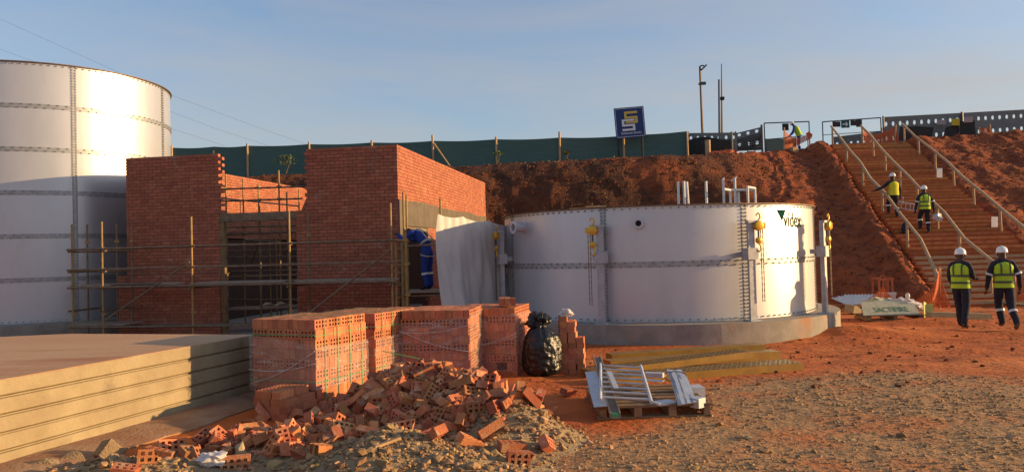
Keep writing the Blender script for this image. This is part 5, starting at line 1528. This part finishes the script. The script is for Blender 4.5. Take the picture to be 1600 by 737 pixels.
# gate
A, B = pt(1150, 230, 39.6), pt(1191, 228, 38.9)
t = thing('site_gate', 'black steel bar gate with a diagonal brace, backed by grey net', 'gate', (A.x, A.y, A.z - 0.3))
zA, zB = pt(1150, 208, 39.6).z, pt(1191, 198, 38.9).z
holed_net(t, plain(A + Vector((0, 0.1, 0))), plain(B + Vector((0, 0.1, 0))), A.z - 0.2, B.z - 0.2, zA, zB, 0.36, (0.34, 0.86), 'greynet')
for k in range(6):
    f = k / 5; mb = MB(); mb.tube([(A.x, A.y, A.z - 0.1 + (zA - 0.3 - A.z) * f), (B.x, B.y, B.z - 0.1 + (zB - 0.2 - B.z) * f)], 0.022, 6); mb.build('bar', MT['steel'], t)
for f in (0.0, 0.45, 0.72, 1.0):
    p = A.lerp(B, f); mb = MB(); mb.tube([(p.x, p.y, p.z - 0.3), (p.x, p.y, zA + (zB - zA) * f + (0.1 if f in (0, 1) else -0.3))], 0.06 if f == 1 else 0.03, 6); mb.build('upright', MT['steel'], t)
mb = MB(); mb.tube([A.lerp(B, 0.5) + Vector((0, -0.05, -0.1)), Vector((B.x, B.y - 0.05, zB - 0.35))], 0.045, 6); mb.build('brace', MT['steel'], t)

# low green-grey net strips and pipe frames
def strip_net(px0, px1, y0a, y1a, y0b, y1b, Y, label, m='greynet', holes=False):
    A, B = pt(px0, y1a, Y), pt(px1, y1b, Y)
    t = thing('net_fence', label, 'fence', (A.x, Y, A.z - 0.3))
    holed_net(t, plain(A), plain(B), A.z - 0.3, B.z - 0.3, pt(px0, y0a, Y).z, pt(px1, y0b, Y).z, 0.4, (0.42,) if holes else (), m)
    for px, yy in ((px0, y0a), (px1, y0b)):
        p = pt(px, yy - 0.5, Y); mb = MB(); mb.tube([(p.x, Y - 0.03, p.z - 1.2), p], 0.03, 6); mb.build('post', MT['steel'], t)
    return t
MT['palegreen'] = mat('pale_green_net', (0.16, 0.20, 0.15), None, rough=0.9)
strip_net(1196, 1243, 217, 229, 216, 227, 44.5, 'low pale green net strip left of the worker on the bank', 'palegreen')
strip_net(1303, 1378, 214, 224, 205, 222, 46.0, 'low grey net with oval holes beyond the head of the stairs', 'greynet', True)
def pipe_frame(px0, px1, y0, y1, yb, Y, label, boards, lower=True):
    a, b_ = pt(px0, y0, Y), pt(px1, y1, Y)
    t = thing('pipe_frame', label, 'pipe frame', ((a.x + b_.x) / 2, Y, pt(px0, yb, Y).z - 0.2))
    def tb(p, q, r=0.035):
        mb = MB(); mb.tube([p, q], r, 6); mb.build('tube', MT['steel'], t)
    tb(a, b_); tb(Vector((a.x, Y, gtop(a.x, Y) - 0.2)), a); tb(Vector((b_.x, Y, gtop(b_.x, Y) - 0.2)), b_)
    if lower: tb(pt(px0, yb - 10, Y), pt(px1, yb - 16, Y), 0.02)
    for (u0, u1, v0, v1, m, nm) in boards:
        A, B = pt(u0, v1, Y - 0.06), pt(u1, v0, Y - 0.06)
        mb = MB(); mb.box((A + B) / 2, (B.x - A.x, 0.03, B.z - A.z)); nb = mb.build('notice_board', MT[m], t)
        if nm == 'arrow':
            c = (A + B) / 2 + Vector((0, -0.022, 0)); s = (B.x - A.x) * 0.36
            mb = MB(); pts = [(-1, -0.22), (0.15, -0.22), (0.15, -0.22), (-0.15, -0.75), (0.2, -0.75), (0.95, 0), (0.2, 0.75), (-0.15, 0.75), (0.35, 0.22), (-1, 0.22)]
            pts = [(-1, -0.2), (0.35, -0.2), (-0.1, -0.75), (0.3, -0.75), (0.95, 0), (0.3, 0.75), (-0.1, 0.75), (0.35, 0.2), (-1, 0.2)]
            vs = [c + Vector((x * s, 0, z * s)) for x, z in pts]; vs += [v + Vector((0, 0.006, 0)) for v in vs]; n = len(pts)
            mb.add(vs, [(0, 1, 7, 8), (2, 3, 4, 1), (4, 5, 6, 7), (1, 4, 7)] + [(i, (i + 1) % n, n + (i + 1) % n, n + i) for i in range(n)]); mb.build('arrow', MT['signwhite'], nb)
brd = MT['brownboard'] = mat('brown_board', (0.055, 0.035, 0.035), None, rough=0.7)
gbd = MT['greenboard'] = mat('green_board', (0.02, 0.10, 0.09), None, rough=0.6)
pipe_frame(1194, 1264, 192.5, 190, 228, 43.5, 'pipe frame with one black notice board over the path on the bank', [(1222.5, 1232, 193, 204, 'black', '')])
pipe_frame(1285, 1376, 190.5, 184, 221, 44.5, 'pipe frame with a green arrow board at the head of the stairs', [(1301, 1313, 190, 198.5, 'brownboard', ''), (1314.5, 1327, 188.5, 200, 'greenboard', 'arrow'), (1329, 1337.6, 188, 196.5, 'brownboard', ''), (1338, 1346.5, 187, 198.5, 'brownboard', '')])

# right-hand fence
A, B = pt(1380, 222, 43.5), pt(1680, 205, 43.5)
t = thing('net_fence', 'long grey net fence with oval holes right of the stairs', 'fence', (A.x, A.y, A.z - 0.3))
holed_net(t, plain(A), plain(B), A.z - 0.3, B.z + 0.0, pt(1380, 183, 43.5).z, pt(1680, 167, 43.5).z, 0.40, (0.28, 0.76), 'greynet')
for px, yt in ((1380, 181.5), (1503, 175), (1640, 168)):
    p = pt(px, yt, 43.4); mb = MB(); mb.tube([(p.x, p.y, p.z - 2.0), p], 0.06 if px != 1503 else 0.07, 8); mb.build('post', MT['steel'], t)
def screen(corners, Y, label, m='darknet', name='dark_screen', cat='screen', th=0.02):
    q = [pt(x, y, Y) for x, y in corners]
    mb = MB(); n = len(q); vs = q + [p + Vector((0, th, 0)) for p in q]
    mb.add(vs, [tuple(range(n)), tuple(reversed(range(n, 2 * n)))] + [((i + 1) % n, i, n + i, n + (i + 1) % n) for i in range(n)])
    return props(mb.build(name, MT[m]), label, cat)
screen([(1404, 220), (1406, 199), (1432, 197), (1459, 199), (1456, 216)], 42.2, 'long dark screen at the top of the right bank')
screen([(1473, 216), (1478, 199), (1498, 193), (1499, 216)], 42.4, 'grey-black screen below the yellow notice', 'darknet')
screen([(1499.5, 216), (1500, 190), (1523, 188), (1525, 214)], 42.3, 'black screen beside the fence post', 'darknet')
MT['noticeyellow'] = mat('notice_yellow', (0.50, 0.40, 0.03), None, rough=0.6)
MT['noticepale'] = mat('notice_pale', (0.42, 0.34, 0.33), (0.36, 0.26, 0.26), 8, 0.7)
screen([(1487, 196), (1487, 186), (1499.5, 185), (1499.5, 196)], 42.2, 'yellow notice on the dark screen', 'noticeyellow', 'notice', 'notice')
screen([(1506, 191.5), (1506, 183), (1520, 182), (1520, 191)], 42.1, 'pale notice on the black screen beside the post', 'noticepale', 'notice', 'notice')
screen([(1464, 195), (1464, 188), (1478, 187), (1478, 195)], 43.2, 'faded pink notice on the grey net', 'noticepale', 'notice', 'notice')
drape([pt(1530, 197, 41.8), pt(1538, 200, 41.8), pt(1547, 196, 41.8)], [pt(1531, 211, 41.8), pt(1538, 212, 41.8), pt(1548, 210, 41.8)], 'small orange barrier net on top of the right bank', posts=[(pt(1547, 212, 41.8), pt(1547, 194, 41.8))])
drape([pt(1349, 203, 41.8), pt(1362, 209, 42.0), pt(1378, 207, 42.0), pt(1397, 196, 41.5), pt(1403, 205, 41.3)], [pt(1351, 224, 41.8), pt(1362, 225, 42.0), pt(1378, 224, 42.0), pt(1397, 222, 41.5), pt(1404, 224, 41.3)], 'orange barrier net across the head of the stairs', posts=[(pt(1377, 226, 42), pt(1378, 200, 42)), (pt(1398, 226, 41.4), pt(1400, 195, 41.4))])
drape([pt(1225, 202, 40.0), pt(1240, 214, 40.3), pt(1256, 213, 40.3), pt(1269, 208, 40.0)], [pt(1224, 236, 40.0), pt(1240, 230, 40.3), pt(1256, 222, 40.3), pt(1268, 216, 40.0)], 'orange barrier net round the worker on the bank', posts=[(pt(1225, 240, 40), pt(1225.5, 199, 40)), (pt(1263, 235, 40), pt(1262, 208, 40))])
screen([(1259, 209), (1264, 205), (1270, 211), (1264, 217)], 39.9, 'red diamond-shaped warning flag beside the worker on the bank', 'orange', 'warning_flag', 'flag')
p = pt(1240, 234, 39.5); mb = MB(); mb.box((p.x, p.y, gtop(p.x, p.y) + 0.12), (0.35, 0.3, 0.3), RZ(0.4)); props(mb.build('wooden_crate', MT['timber']), 'small pale box on the bank below the orange net', 'box')
p = pt(1106, 231, 38.2); mb = MB(); mb.tube([(p.x, p.y, gtop(p.x, p.y) - 0.3), (p.x, p.y, pt(1106, 219, 38.2).z)], 0.14, 10); props(mb.build('timber_stump', MT['rail']), 'short pale stump in front of the dark screen', 'stump')
for k, (px, py) in enumerate(((1128, 233), (1137, 234), (1120, 235))):
    p = pt(px, py, 38.0); z = gtop(p.x, p.y)
    crumple('net_heap', 'orange', (p.x, p.y, z - 0.05), (0.9, 0.6, 0.35), ['crumpled orange net on the bank crest, middle of three', 'crumpled orange net on the bank crest, right of three', 'crumpled orange net on the bank crest, left of three'][k], 'netting', k, 3)

# lamp pole and mast
def pole(name, label, cat, px0, py0, px1, py1, Y, r0, r1, m):
    a = pt(px0, py0, Y); b_ = pt(px1, py1, Y)
    t = thing(name, label, cat, a)
    mb = MB(); mb.tube([a - Vector((0, 0, 0.8)), b_], [r0, r1], 8); mb.build('pole', MT[m], t, smooth=40)
    return t, b_
t, top = pole('lamp_pole', 'slender leaning lamp pole on the bank behind the fence', 'lamp pole', 1098.5, 226, 1093.5, 104, 44, 0.085, 0.06, 'scaf')
mb = MB(); mb.tube([top, top + Vector((0.12, 0, 0.05)), top + Vector((0.25, 0, 0.03))], 0.04, 6); mb.build('arm', MT['steel'], t)
mb = MB(); mb.box(top + Vector((0.22, -0.02, -0.08)), (0.42, 0.2, 0.09), RE(0, -0.75, 0)); mb.build('lamp_head', MT['steel'], t)
c = pt(1096, 130.5, 44); mb = MB(); mb.box(c + Vector((0.1, 0, 0)), (0.30, 0.15, 0.16)); mb.box(c + Vector((-0.12, 0, -0.03)), (0.1, 0.12, 0.1)); mb.build('floodlight', MT['steel'], t)
t, top = pole('dark_post', 'shorter dark post beside the thin mast', 'post', 1124, 226, 1123.5, 124.5, 43, 0.075, 0.06, 'steel')
t, top = pole('radio_mast', 'tall thin dark mast carrying a small box', 'mast', 1127.8, 226, 1127.3, 100, 42.8, 0.065, 0.028, 'steel')
c = pt(1128.5, 154, 42.7); mb = MB(); mb.box(c, (0.2, 0.2, 0.17)); mb.build('box', MT['black'], t)
# overhead cables
for k, pts in enumerate((((-120, -20), (0, 30), (200, 120), (268, 149), (408, 201), (480, 226)), ((-120, 28), (0, 77), (134, 127), (268, 175), (334, 200), (420, 228)), ((-120, 66), (0, 110), (134, 158), (268, 201), (351, 228)))):
    mb = MB(); mb.tube([pt(x, y, 62 + 0.02 * (x + 120)) for x, y in pts], 0.008, 5)
    props(mb.build('overhead_cable', MT['steel'], smooth=60), ['highest overhead cable crossing the sky at left', 'middle overhead cable crossing the sky at left', 'lowest overhead cable crossing the sky at left'][k], 'cable', 'overhead cables')

# ------------------------------------------------------------------ plants on the bank
def leaves(name, label, pts, size, m, kind=None, cat=None, stem=None):
    mb = MB(); r = random.Random(len(pts))
    for p in pts:
        R = RE(r.uniform(-1.2, 1.2), r.uniform(-1.2, 1.2), r.uniform(0, 6.3)); s = size * r.uniform(0.6, 1.3)
        q = [(0, 0, 0), (s * 0.35, 0, s * 0.5), (0, s * 0.08, s), (-s * 0.35, 0, s * 0.5)]
        mb.add([Vector(p) + R @ Vector(w) for w in q], [(0, 1, 2, 3)])
    return mb
def shrub(px, py, Y, w, h, n, label):
    c = pt(px, py, Y); r = random.Random(n + px)
    t = thing('shrub', label, 'shrub', c)
    pts = []
    for _ in range(n):
        a = r.uniform(0, 6.28); k = r.random() ** 0.6; z = r.random()
        pts.append((c.x + w * k * math.cos(a) * (0.4 + 0.6 * math.sin(z * 3.0)), c.y + 0.4 * k * math.sin(a), c.z + h * (0.25 + 0.75 * z)))
    leaves('', '', pts, 0.10, 'leaf').build('foliage', MT['leaf'], t)
    for k in range(5):
        mb = MB(); mb.tube([c - Vector((0, 0, 0.3)), c + Vector((r.uniform(-w, w) * 0.4, 0, h * 0.5)), c + Vector((r.uniform(-w, w) * 0.8, 0, h * 0.9))], [0.012, 0.009, 0.005], 5); mb.build('stem', MT['oldwood'], t)
shrub(447, 262, 36.6, 0.6, 0.55, 150, 'straggly green shrub in front of the green fence, seen over the doorway')
shrub(885, 243, 36.2, 0.2, 0.16, 90, 'small green tuft on the crest right of a fence post')
shrub(778, 244, 36.2, 0.3, 0.16, 70, 'thin weedy shrub at the foot of a fence post')
n = 2600
x = rng.uniform(-12, 16, n); y = rng.uniform(30.5, 36.8, n)
z, u, xp = bank_raw(x, y)
keep = (u > 0.15) & (xp < 11.5) & (fbm(x * 0.5, y * 0.5, 17, 3) + 0.5 * (u > 0.97) > 0.15)
X, Y, Z = bank_pos(x[keep], y[keep])
ob = leaves('', '', list(zip(X, Y - 0.02, Z)), 0.11, 'drygrass').build('dry_grass', MT['drygrass'])
props(ob, 'thin dry grass and roots over the cut bank', kind='stuff')

# ================================================================== PEOPLE
def std():
    return dict(pelvis=(0, 0, .95), waist=(0, 0, 1.10), chest=(0, .01, 1.30), neckb=(0, 0, 1.45), neck=(0, .015, 1.52), head=(0, .03, 1.60), crown=(0, .02, 1.70),
                shL=(-.18, 0, 1.41), elL=(-.25, -.03, 1.13), wrL=(-.26, .06, .88), haL=(-.26, .09, .79),
                shR=(.18, 0, 1.41), elR=(.25, -.03, 1.13), wrR=(.26, .06, .88), haR=(.26, .09, .79),
                hiL=(-.095, 0, .90), knL=(-.10, .03, .49), anL=(-.10, -.03, .085), toL=(-.11, .15, .04),
                hiR=(.095, 0, .90), knR=(.10, .03, .49), anR=(.10, -.03, .085), toR=(.11, .15, .04))
BONES = [('pelvis', 'waist', 'top'), ('waist', 'chest', 'top'), ('chest', 'neckb', 'top'), ('neckb', 'neck', 'skin'), ('neck', 'head', 'skin'), ('head', 'crown', 'skin')]
for s in 'LR':
    BONES += [('neckb', 'sh' + s, 'top'), ('sh' + s, 'el' + s, 'top'), ('el' + s, 'wr' + s, 'top'), ('wr' + s, 'ha' + s, 'skin'),
              ('pelvis', 'hi' + s, 'leg'), ('hi' + s, 'kn' + s, 'leg'), ('kn' + s, 'an' + s, 'leg'), ('an' + s, 'to' + s, 'boot')]
RADII = dict(pelvis=(.15, .115), waist=(.14, .11), chest=(.165, .125), neckb=(.085, .075), neck=(.056, .056), head=(.082, .095), crown=(.06, .07),
             sh=(.074, .074), el=(.060, .060), wr=(.044, .042), ha=(.042, .024), hi=(.112, .112), kn=(.084, .084), an=(.064, .066), to=(.045, .035))
SLOT = dict(skin=0, top=1, leg=2, boot=3)
def person(label, loc, rz, over, mats, vest=None, helmet=True, tape=True, bands=True, harness=False, scale=1.0, jacket_tape=False):
    J = std(); J.update(over)
    J = {k: Vector(v) * scale for k, v in J.items()}
    t = thing('person', label, 'person', loc, rz)
    names = list(J); idx = {k: i for i, k in enumerate(names)}
    me = bpy.data.meshes.new('skeleton')
    me.from_pydata([tuple(J[k]) for k in names], [(idx[a], idx[b]) for a, b, _ in BONES], [])
    ob = bpy.data.objects.new('skeleton', me); COL.objects.link(ob)
    md = ob.modifiers.new('skin', 'SKIN'); md.use_smooth_shade = True
    for k in names:
        key = k if k in RADII else k[:-1]
        sv = me.skin_vertices[0].data[idx[k]]
        sv.radius = tuple(v * scale for v in RADII[key]); sv.use_root = (k == 'pelvis')
    sb = ob.modifiers.new('sub', 'SUBSURF'); sb.levels = sb.render_levels = 2
    dg = bpy.context.evaluated_depsgraph_get()
    body = bpy.data.meshes.new_from_object(ob.evaluated_get(dg))
    bpy.data.objects.remove(ob)
    # hands: fingers and thumb, rooted in the palm; ears, nose: same mesh
    bm = bmesh.new(); bm.from_mesh(body)
    def tubeb(pts, rs, n=6):
        mb = MB(); mb.tube(pts, rs, n)
        vs = [bm.verts.new(v) for v in mb.v]
        for f in mb.f:
            try: bm.faces.new([vs[i] for i in f])
            except ValueError: pass
    for s in 'LR':
        w, h_ = J['wr' + s], J['ha' + s]; d = (h_ - w).normalized()
        sd = Vector((1, 0, 0)) if abs(d.x) < 0.8 else Vector((0, 1, 0))
        sd = (sd - d * sd.dot(d)).normalized(); cu = d.cross(sd).normalized()
        if cu.y < 0: cu = -cu
        for k, ln in enumerate((0.075, 0.085, 0.08, 0.062)):
            p = h_ + sd * (k - 1.5) * 0.019 + d * 0.01
            tubeb([p, p + d * ln * 0.5 + cu * 0.012, p + d * ln * 0.85 + cu * 0.035], [0.010, 0.009, 0.007])
        k = -1 if s == 'L' else 1
        p = w.lerp(h_, 0.45)
        tubeb([p, p + cu * 0.04 + d * 0.03, p + cu * 0.05 + d * 0.075], [0.012, 0.011, 0.008])
    hd = J['head']; up = (J['crown'] - J['neck']).normalized(); fw = (Vector((0, 1, 0)) - up * up.y).normalized(); rt = fw.cross(up)
    tubeb([hd + fw * 0.085 + up * 0.03, hd + fw * 0.112 - up * 0.01, hd + fw * 0.09 - up * 0.025], [0.008, 0.014, 0.006])
    for s in (-1, 1):
        tubeb([hd + rt * s * 0.082 + up * 0.03, hd + rt * s * 0.096 + up * 0.005, hd + rt * s * 0.084 - up * 0.03], [0.008, 0.014, 0.008])
        tubeb([hd + fw * 0.088 + rt * s * 0.032 + up * 0.03, hd + fw * 0.094 + rt * s * 0.032 + up * 0.03], [0.009, 0.006])
    bm.to_mesh(body); bm.free()
    from mathutils import noise as nz_
    for v in body.vertices:
        k = nz_.noise(Vector((v.co.x * 14, v.co.y * 14, v.co.z * 22)) + Vector((len(label), 0, 0)))
        if v.co.z < J['neckb'].z: v.co += v.normal * 0.009 * k
    for m in ('skin', 'top', 'leg', 'boot'): body.materials.append(MT[mats.get(m, 'skin')])
    segs = [(J[a], J[b], SLOT[c]) for a, b, c in BONES]
    for p in body.polygons:
        c = p.center; best = 9; mi = 0
        for a, b_, k in segs:
            ab = b_ - a; f = max(0, min(1, (c - a).dot(ab) / ab.length_squared)); dd = (c - a - ab * f).length
            if dd < best: best, mi = dd, k
        p.material_index = mi; p.use_smooth = True
    o = link_mesh('body', body, t)
    # clothing follows the spine
    spine = [J['pelvis'] - (J['waist'] - J['pelvis']) * 0.35, J['waist'], J['chest'], J['neckb']]
    def at(f):
        f *= 3; i = min(int(f), 2); w = f - i
        return spine[i].lerp(spine[i + 1], w)
    sh = (J['shR'] - J['shL']); 
    def ring_loft(nm, fs, rx, ry, m, par=None):
        mb = MB(); vs = []; n = 18
        for f, a, b_ in zip(fs, rx, ry):
            c = at(f); d = (at(min(1, f + 0.05)) - at(max(0, f - 0.05))).normalized()
            x = (sh - d * sh.dot(d)).normalized(); y = d.cross(x)
            for j in range(n):
                q = 2 * math.pi * j / n
                ca, sa = math.cos(q), math.sin(q)
                k = 1 / (abs(ca) ** 2.6 + abs(sa) ** 2.6) ** (1 / 2.6)
                vs.append(c + (x * ca * a + y * sa * b_) * k * scale)
        fcs = [(i * n + j, i * n + (j + 1) % n, (i + 1) * n + (j + 1) % n, (i + 1) * n + j) for i in range(len(fs) - 1) for j in range(n)]
        mb.add(vs, fcs); return mb.build(nm, MT[m], par or t, smooth=60, local=True)
    if vest:
        v = ring_loft('vest', [0, .15, .33, .5, .66, .8, .92, 1.0], [.192, .186, .18, .188, .198, .192, .142, .08], [.158, .152, .148, .154, .16, .152, .118, .083], vest)
        if tape:
            for a, b_ in ((.16, .24), (.40, .48)):
                kx = .193; ky = .163
                ring_loft('tape', [a, b_], [kx, kx + .003], [ky, ky + .003], 'tape', v)
            for s in (-1, 1):
                mb = MB()
                for f0, f1 in ((.48, .66), (.66, .82), (.82, .95)):
                    def bk(f):
                        c = at(f); d = (at(min(1, f + .05)) - at(max(0, f - .05))).normalized(); x = (sh - d * sh.dot(d)).normalized(); y = d.cross(x)
                        ry = np.interp(f, [.48, .66, .82, .95], [.162, .168, .160, .120])
                        return c + x * s * .085 * scale - y * ry * scale * 1.0, x
                    (p0, x0), (p1, x1) = bk(f0), bk(f1)
                    w = .017
                    mb.add([p0 - x0 * w, p0 + x0 * w, p1 + x1 * w, p1 - x1 * w], [(0, 1, 2, 3)])
                mb.build('brace_tape', MT['tape'], v, local=True)
    if harness:
        ring_loft('waist_strap', [.30, .36], [.165, .165], [.135, .135], 'sack')
        for s in (-1, 1):
            mb = MB(); pts = []
            for k in range(9):
                f = 0.3 + 0.68 * k / 8; c = at(f); d = (at(min(1, f + .05)) - at(max(0, f - .05))).normalized(); x = (sh - d * sh.dot(d)).normalized(); y = d.cross(x)
                pts.append(c + x * s * (.13 - .2 * abs(k / 8 - .0) * .6) * scale - y * (.145 if k < 7 else .11) * scale)
            mb.tube(pts, 0.016, 5); mb.build('harness_strap', MT['sack'], t, local=True)
            h_, kn_ = J['hi' + 'LR'[s > 0]], J['kn' + 'LR'[s > 0]]
            c = h_.lerp(kn_, 0.25); mb = MB(); mb.tube([c + Vector((.105 * math.cos(q), .105 * math.sin(q), .03 * math.sin(q))) for q in [k * math.pi / 6 for k in range(12)]], 0.014, 5, closed=True); mb.build('leg_strap', MT['sack'], t, local=True)
    if bands:
        for s in 'LR':
            a, b_ = J['kn' + s], J['an' + s]; c = a.lerp(b_, 0.28); d = (b_ - a).normalized()
            mb = MB(); mb.tube([c - d * 0.025, c + d * 0.025], 0.090 * scale, 12); mb.build('reflective_band', MT['reflect'], t, local=True)
    if jacket_tape:
        for s in 'LR':
            a, b_ = J['sh' + s], J['el' + s]; c = a.lerp(b_, 0.85); d = (b_ - a).normalized()
            mb = MB(); mb.tube([c - d * 0.022, c + d * 0.022], 0.076 * scale, 12); mb.build('reflective_band', MT['reflect'], t, local=True)
    if helmet:
        R3 = Matrix((rt, fw, up)).transposed(); c = hd + up * 0.035
        mb = MB(); mb.lathe([(.112, 0.0), (.121, .008), (.114, .016), (.112, .05), (.100, .098), (.072, .130), (.035, .146), (.001, .150)], 20, c, R3)
        vs = []; n = 14
        for k in range(n + 1):
            q = rad(25) + (math.pi - rad(50)) * k / n
            for rr_, dz in ((.112, .008), (.112 + .055 * math.sin(q) ** 1.5, -.012), (.112 + .055 * math.sin(q) ** 1.5, -.020), (.112, -.002)):
                vs.append(c + R3 @ Vector((rr_ * math.cos(q), rr_ * math.sin(q) * 1.02, dz)))
        mb.add(vs, [(4 * k + j, 4 * k + (j + 1) % 4, 4 * k + 4 + (j + 1) % 4, 4 * k + 4 + j) for k in range(n) for j in range(4)])
        mb.tube([c + R3 @ Vector((0, y, z)) for y, z in ((-.11, .06), (-.07, .130), (0, .154), (.07, .130), (.11, .06))], 0.010, 6)
        mb.build('hard_hat', MT[mats.get('hat', 'helmet')], t, smooth=50, local=True)
    return t

CL = dict(skin='skin', top='navy', leg='navy', boot='boot')
# two men at the right, walking away
g = gz(1504, 514, -0.3); g.z = G(g.x, g.y)
person('man in a lime vest and white hard hat, turned right, one forearm raised', g, rad(-52),
       dict(elR=(.24, .03, 1.14), wrR=(.20, .27, 1.10), haR=(.19, .35, 1.08), elL=(-.24, .02, 1.13), wrL=(-.22, .18, .92), haL=(-.22, .24, .86),
            knL=(-.10, .13, .50), anL=(-.10, .16, .10), toL=(-.11, .34, .045), knR=(.10, -.02, .50), anR=(.10, -.17, .10), toR=(.11, .0, .045)), CL, 'hivis', bands=False, scale=1.0)
g = gz(1571, 512, -0.3); g.z = G(g.x, g.y)
person('man in a lime vest and white hard hat walking away at the right edge', g, rad(-14),
       dict(elR=(.27, -.06, 1.15), wrR=(.31, .0, .90), haR=(.31, .03, .81), elL=(-.27, .02, 1.14), wrL=(-.29, .10, .90), haL=(-.29, .13, .81),
            knL=(-.06, .15, .52), anL=(-.03, .06, .12), toL=(-.03, .24, .10), knR=(.10, -.06, .49), anR=(.13, -.30, .14), toR=(.13, -.16, .04)), CL, 'hivis', jacket_tape=True, scale=1.04)
# two men climbing the stairs
def stair_hit(px, py):
    lo, hi = 22.6, 40.0
    for _ in range(50):
        m = (lo + hi) / 2; p = pt(px, py, m)
        if p.z > st_z(m) + 0.08: lo = m
        else: hi = m
    k = int((lo - SY0) / SRUN); return Vector((pt(px, py, lo).x, SY0 + k * SRUN + 0.2, SZ0 + (k + 1) * SRISE - 0.01))
up_leg = dict(knL=(-.10, .22, .62), anL=(-.10, .20, .25), toL=(-.11, .36, .205), knR=(.10, .06, .50), anR=(.10, -.05, .085), toR=(.10, .12, .04))
p1 = stair_hit(1394, 338)
w1 = person('man in a yellow vest climbing the stairs with a hand on the left rail', p1, rad(8),
       dict(up_leg, elL=(-.40, .10, 1.22), wrL=(-.62, .22, 1.12), haL=(-.70, .26, 1.10), elR=(.27, -.02, 1.14), wrR=(.30, .03, .88), haR=(.30, .05, .80)), CL, 'hivis_y', tape=False)
p2 = stair_hit(1446, 364)
w2 = person('man in a lime vest climbing the stairs beside the middle rail', p2, rad(-6),
       dict(up_leg, elL=(-.27, .0, 1.14), wrL=(-.30, .08, .90), haL=(-.30, .11, .81), elR=(.28, -.03, 1.14), wrR=(.33, .03, .88), haR=(.34, .05, .80)), CL, 'hivis', jacket_tape=True)
# what they carry
h1 = p1 + Vector((0.36, 0.02, 0.78))
fr = thing('carried_frame', 'small grey metal frame carried by the man at the left rail', 'frame', h1 + Vector((0, 0, -0.5)))
q = [h1 + Vector(v) for v in ((-0.28, 0.1, -0.10), (0.02, 0, 0.06), (0.52, -0.1, -0.28), (0.46, -0.1, -0.52), (-0.02, 0, -0.22), (-0.28, 0.1, -0.34))]
for a, b_ in ((0, 2), (2, 3), (3, 5), (5, 0), (1, 4)):
    mb = MB(); mb.tube([q[a], q[b_]], 0.018, 6); mb.build('bar', MT['white_metal'], fr)
for f in (0.3, 0.5, 0.7, 0.85):
    mb = MB(); mb.tube([q[0].lerp(q[2], f), q[5].lerp(q[3], f)], 0.012, 6); mb.build('bar', MT['white_metal'], fr)
crumple('carrier_bag', 'white_metal', (p2.x + 0.46, p2.y + 0.0, p2.z + 0.44), (0.36, 0.26, 0.36), 'pale crumpled bag carried by the man beside the middle rail', 'bag', 7, 3, 0.5)
b0 = stair_hit(1412, 363); mb = MB(); 
crumple('tool_bag', 'navy', (b0.x, b0.y, b0.z), (0.28, 0.25, 0.5), 'dark bag standing on the steps beside the left rail', 'bag', 12, 3, 0.25)
# worker on the crest
p = pt(1249, 226, 42.2); p.z = gtop(p.x, p.y) - 0.02
person('worker in blue overalls and lime vest stooping on top of the bank', p, rad(70),
       dict(waist=(0, .05, 1.10), chest=(0, .14, 1.29), neckb=(0, .22, 1.42), neck=(0, .26, 1.48), head=(0, .31, 1.55), crown=(0, .33, 1.65), shL=(-.18, .22, 1.38), shR=(.18, .22, 1.38),
            elL=(-.24, .30, 1.12), wrL=(-.22, .45, .95), haL=(-.21, .50, .88), elR=(.24, .30, 1.12), wrR=(.2, .47, .98), haR=(.19, .53, .92)), dict(CL, top='blue', leg='blue'), 'hivis', tape=False, scale=1.04)
# plasterer on the platform
p = cp(668, 0.812, 18.05)
person('worker in blue overalls and harness bending towards the brick wall', p, rad(66),
       dict(pelvis=(0, -.03, .95), waist=(0, .04, 1.10), chest=(0, .20, 1.26), neckb=(0, .34, 1.34), neck=(0, .40, 1.36), head=(0, .47, 1.36), crown=(0, .56, 1.40), shL=(-.18, .31, 1.32), shR=(.18, .31, 1.32),
            elL=(-.24, .50, 1.16), wrL=(-.2, .66, 1.30), haL=(-.2, .73, 1.34), elR=(.24, .48, 1.14), wrR=(.2, .68, 1.24), haR=(.2, .75, 1.28)), dict(CL, top='blue', leg='blue', boot='black'), None, helmet=False, harness=True, tape=False, scale=1.03)
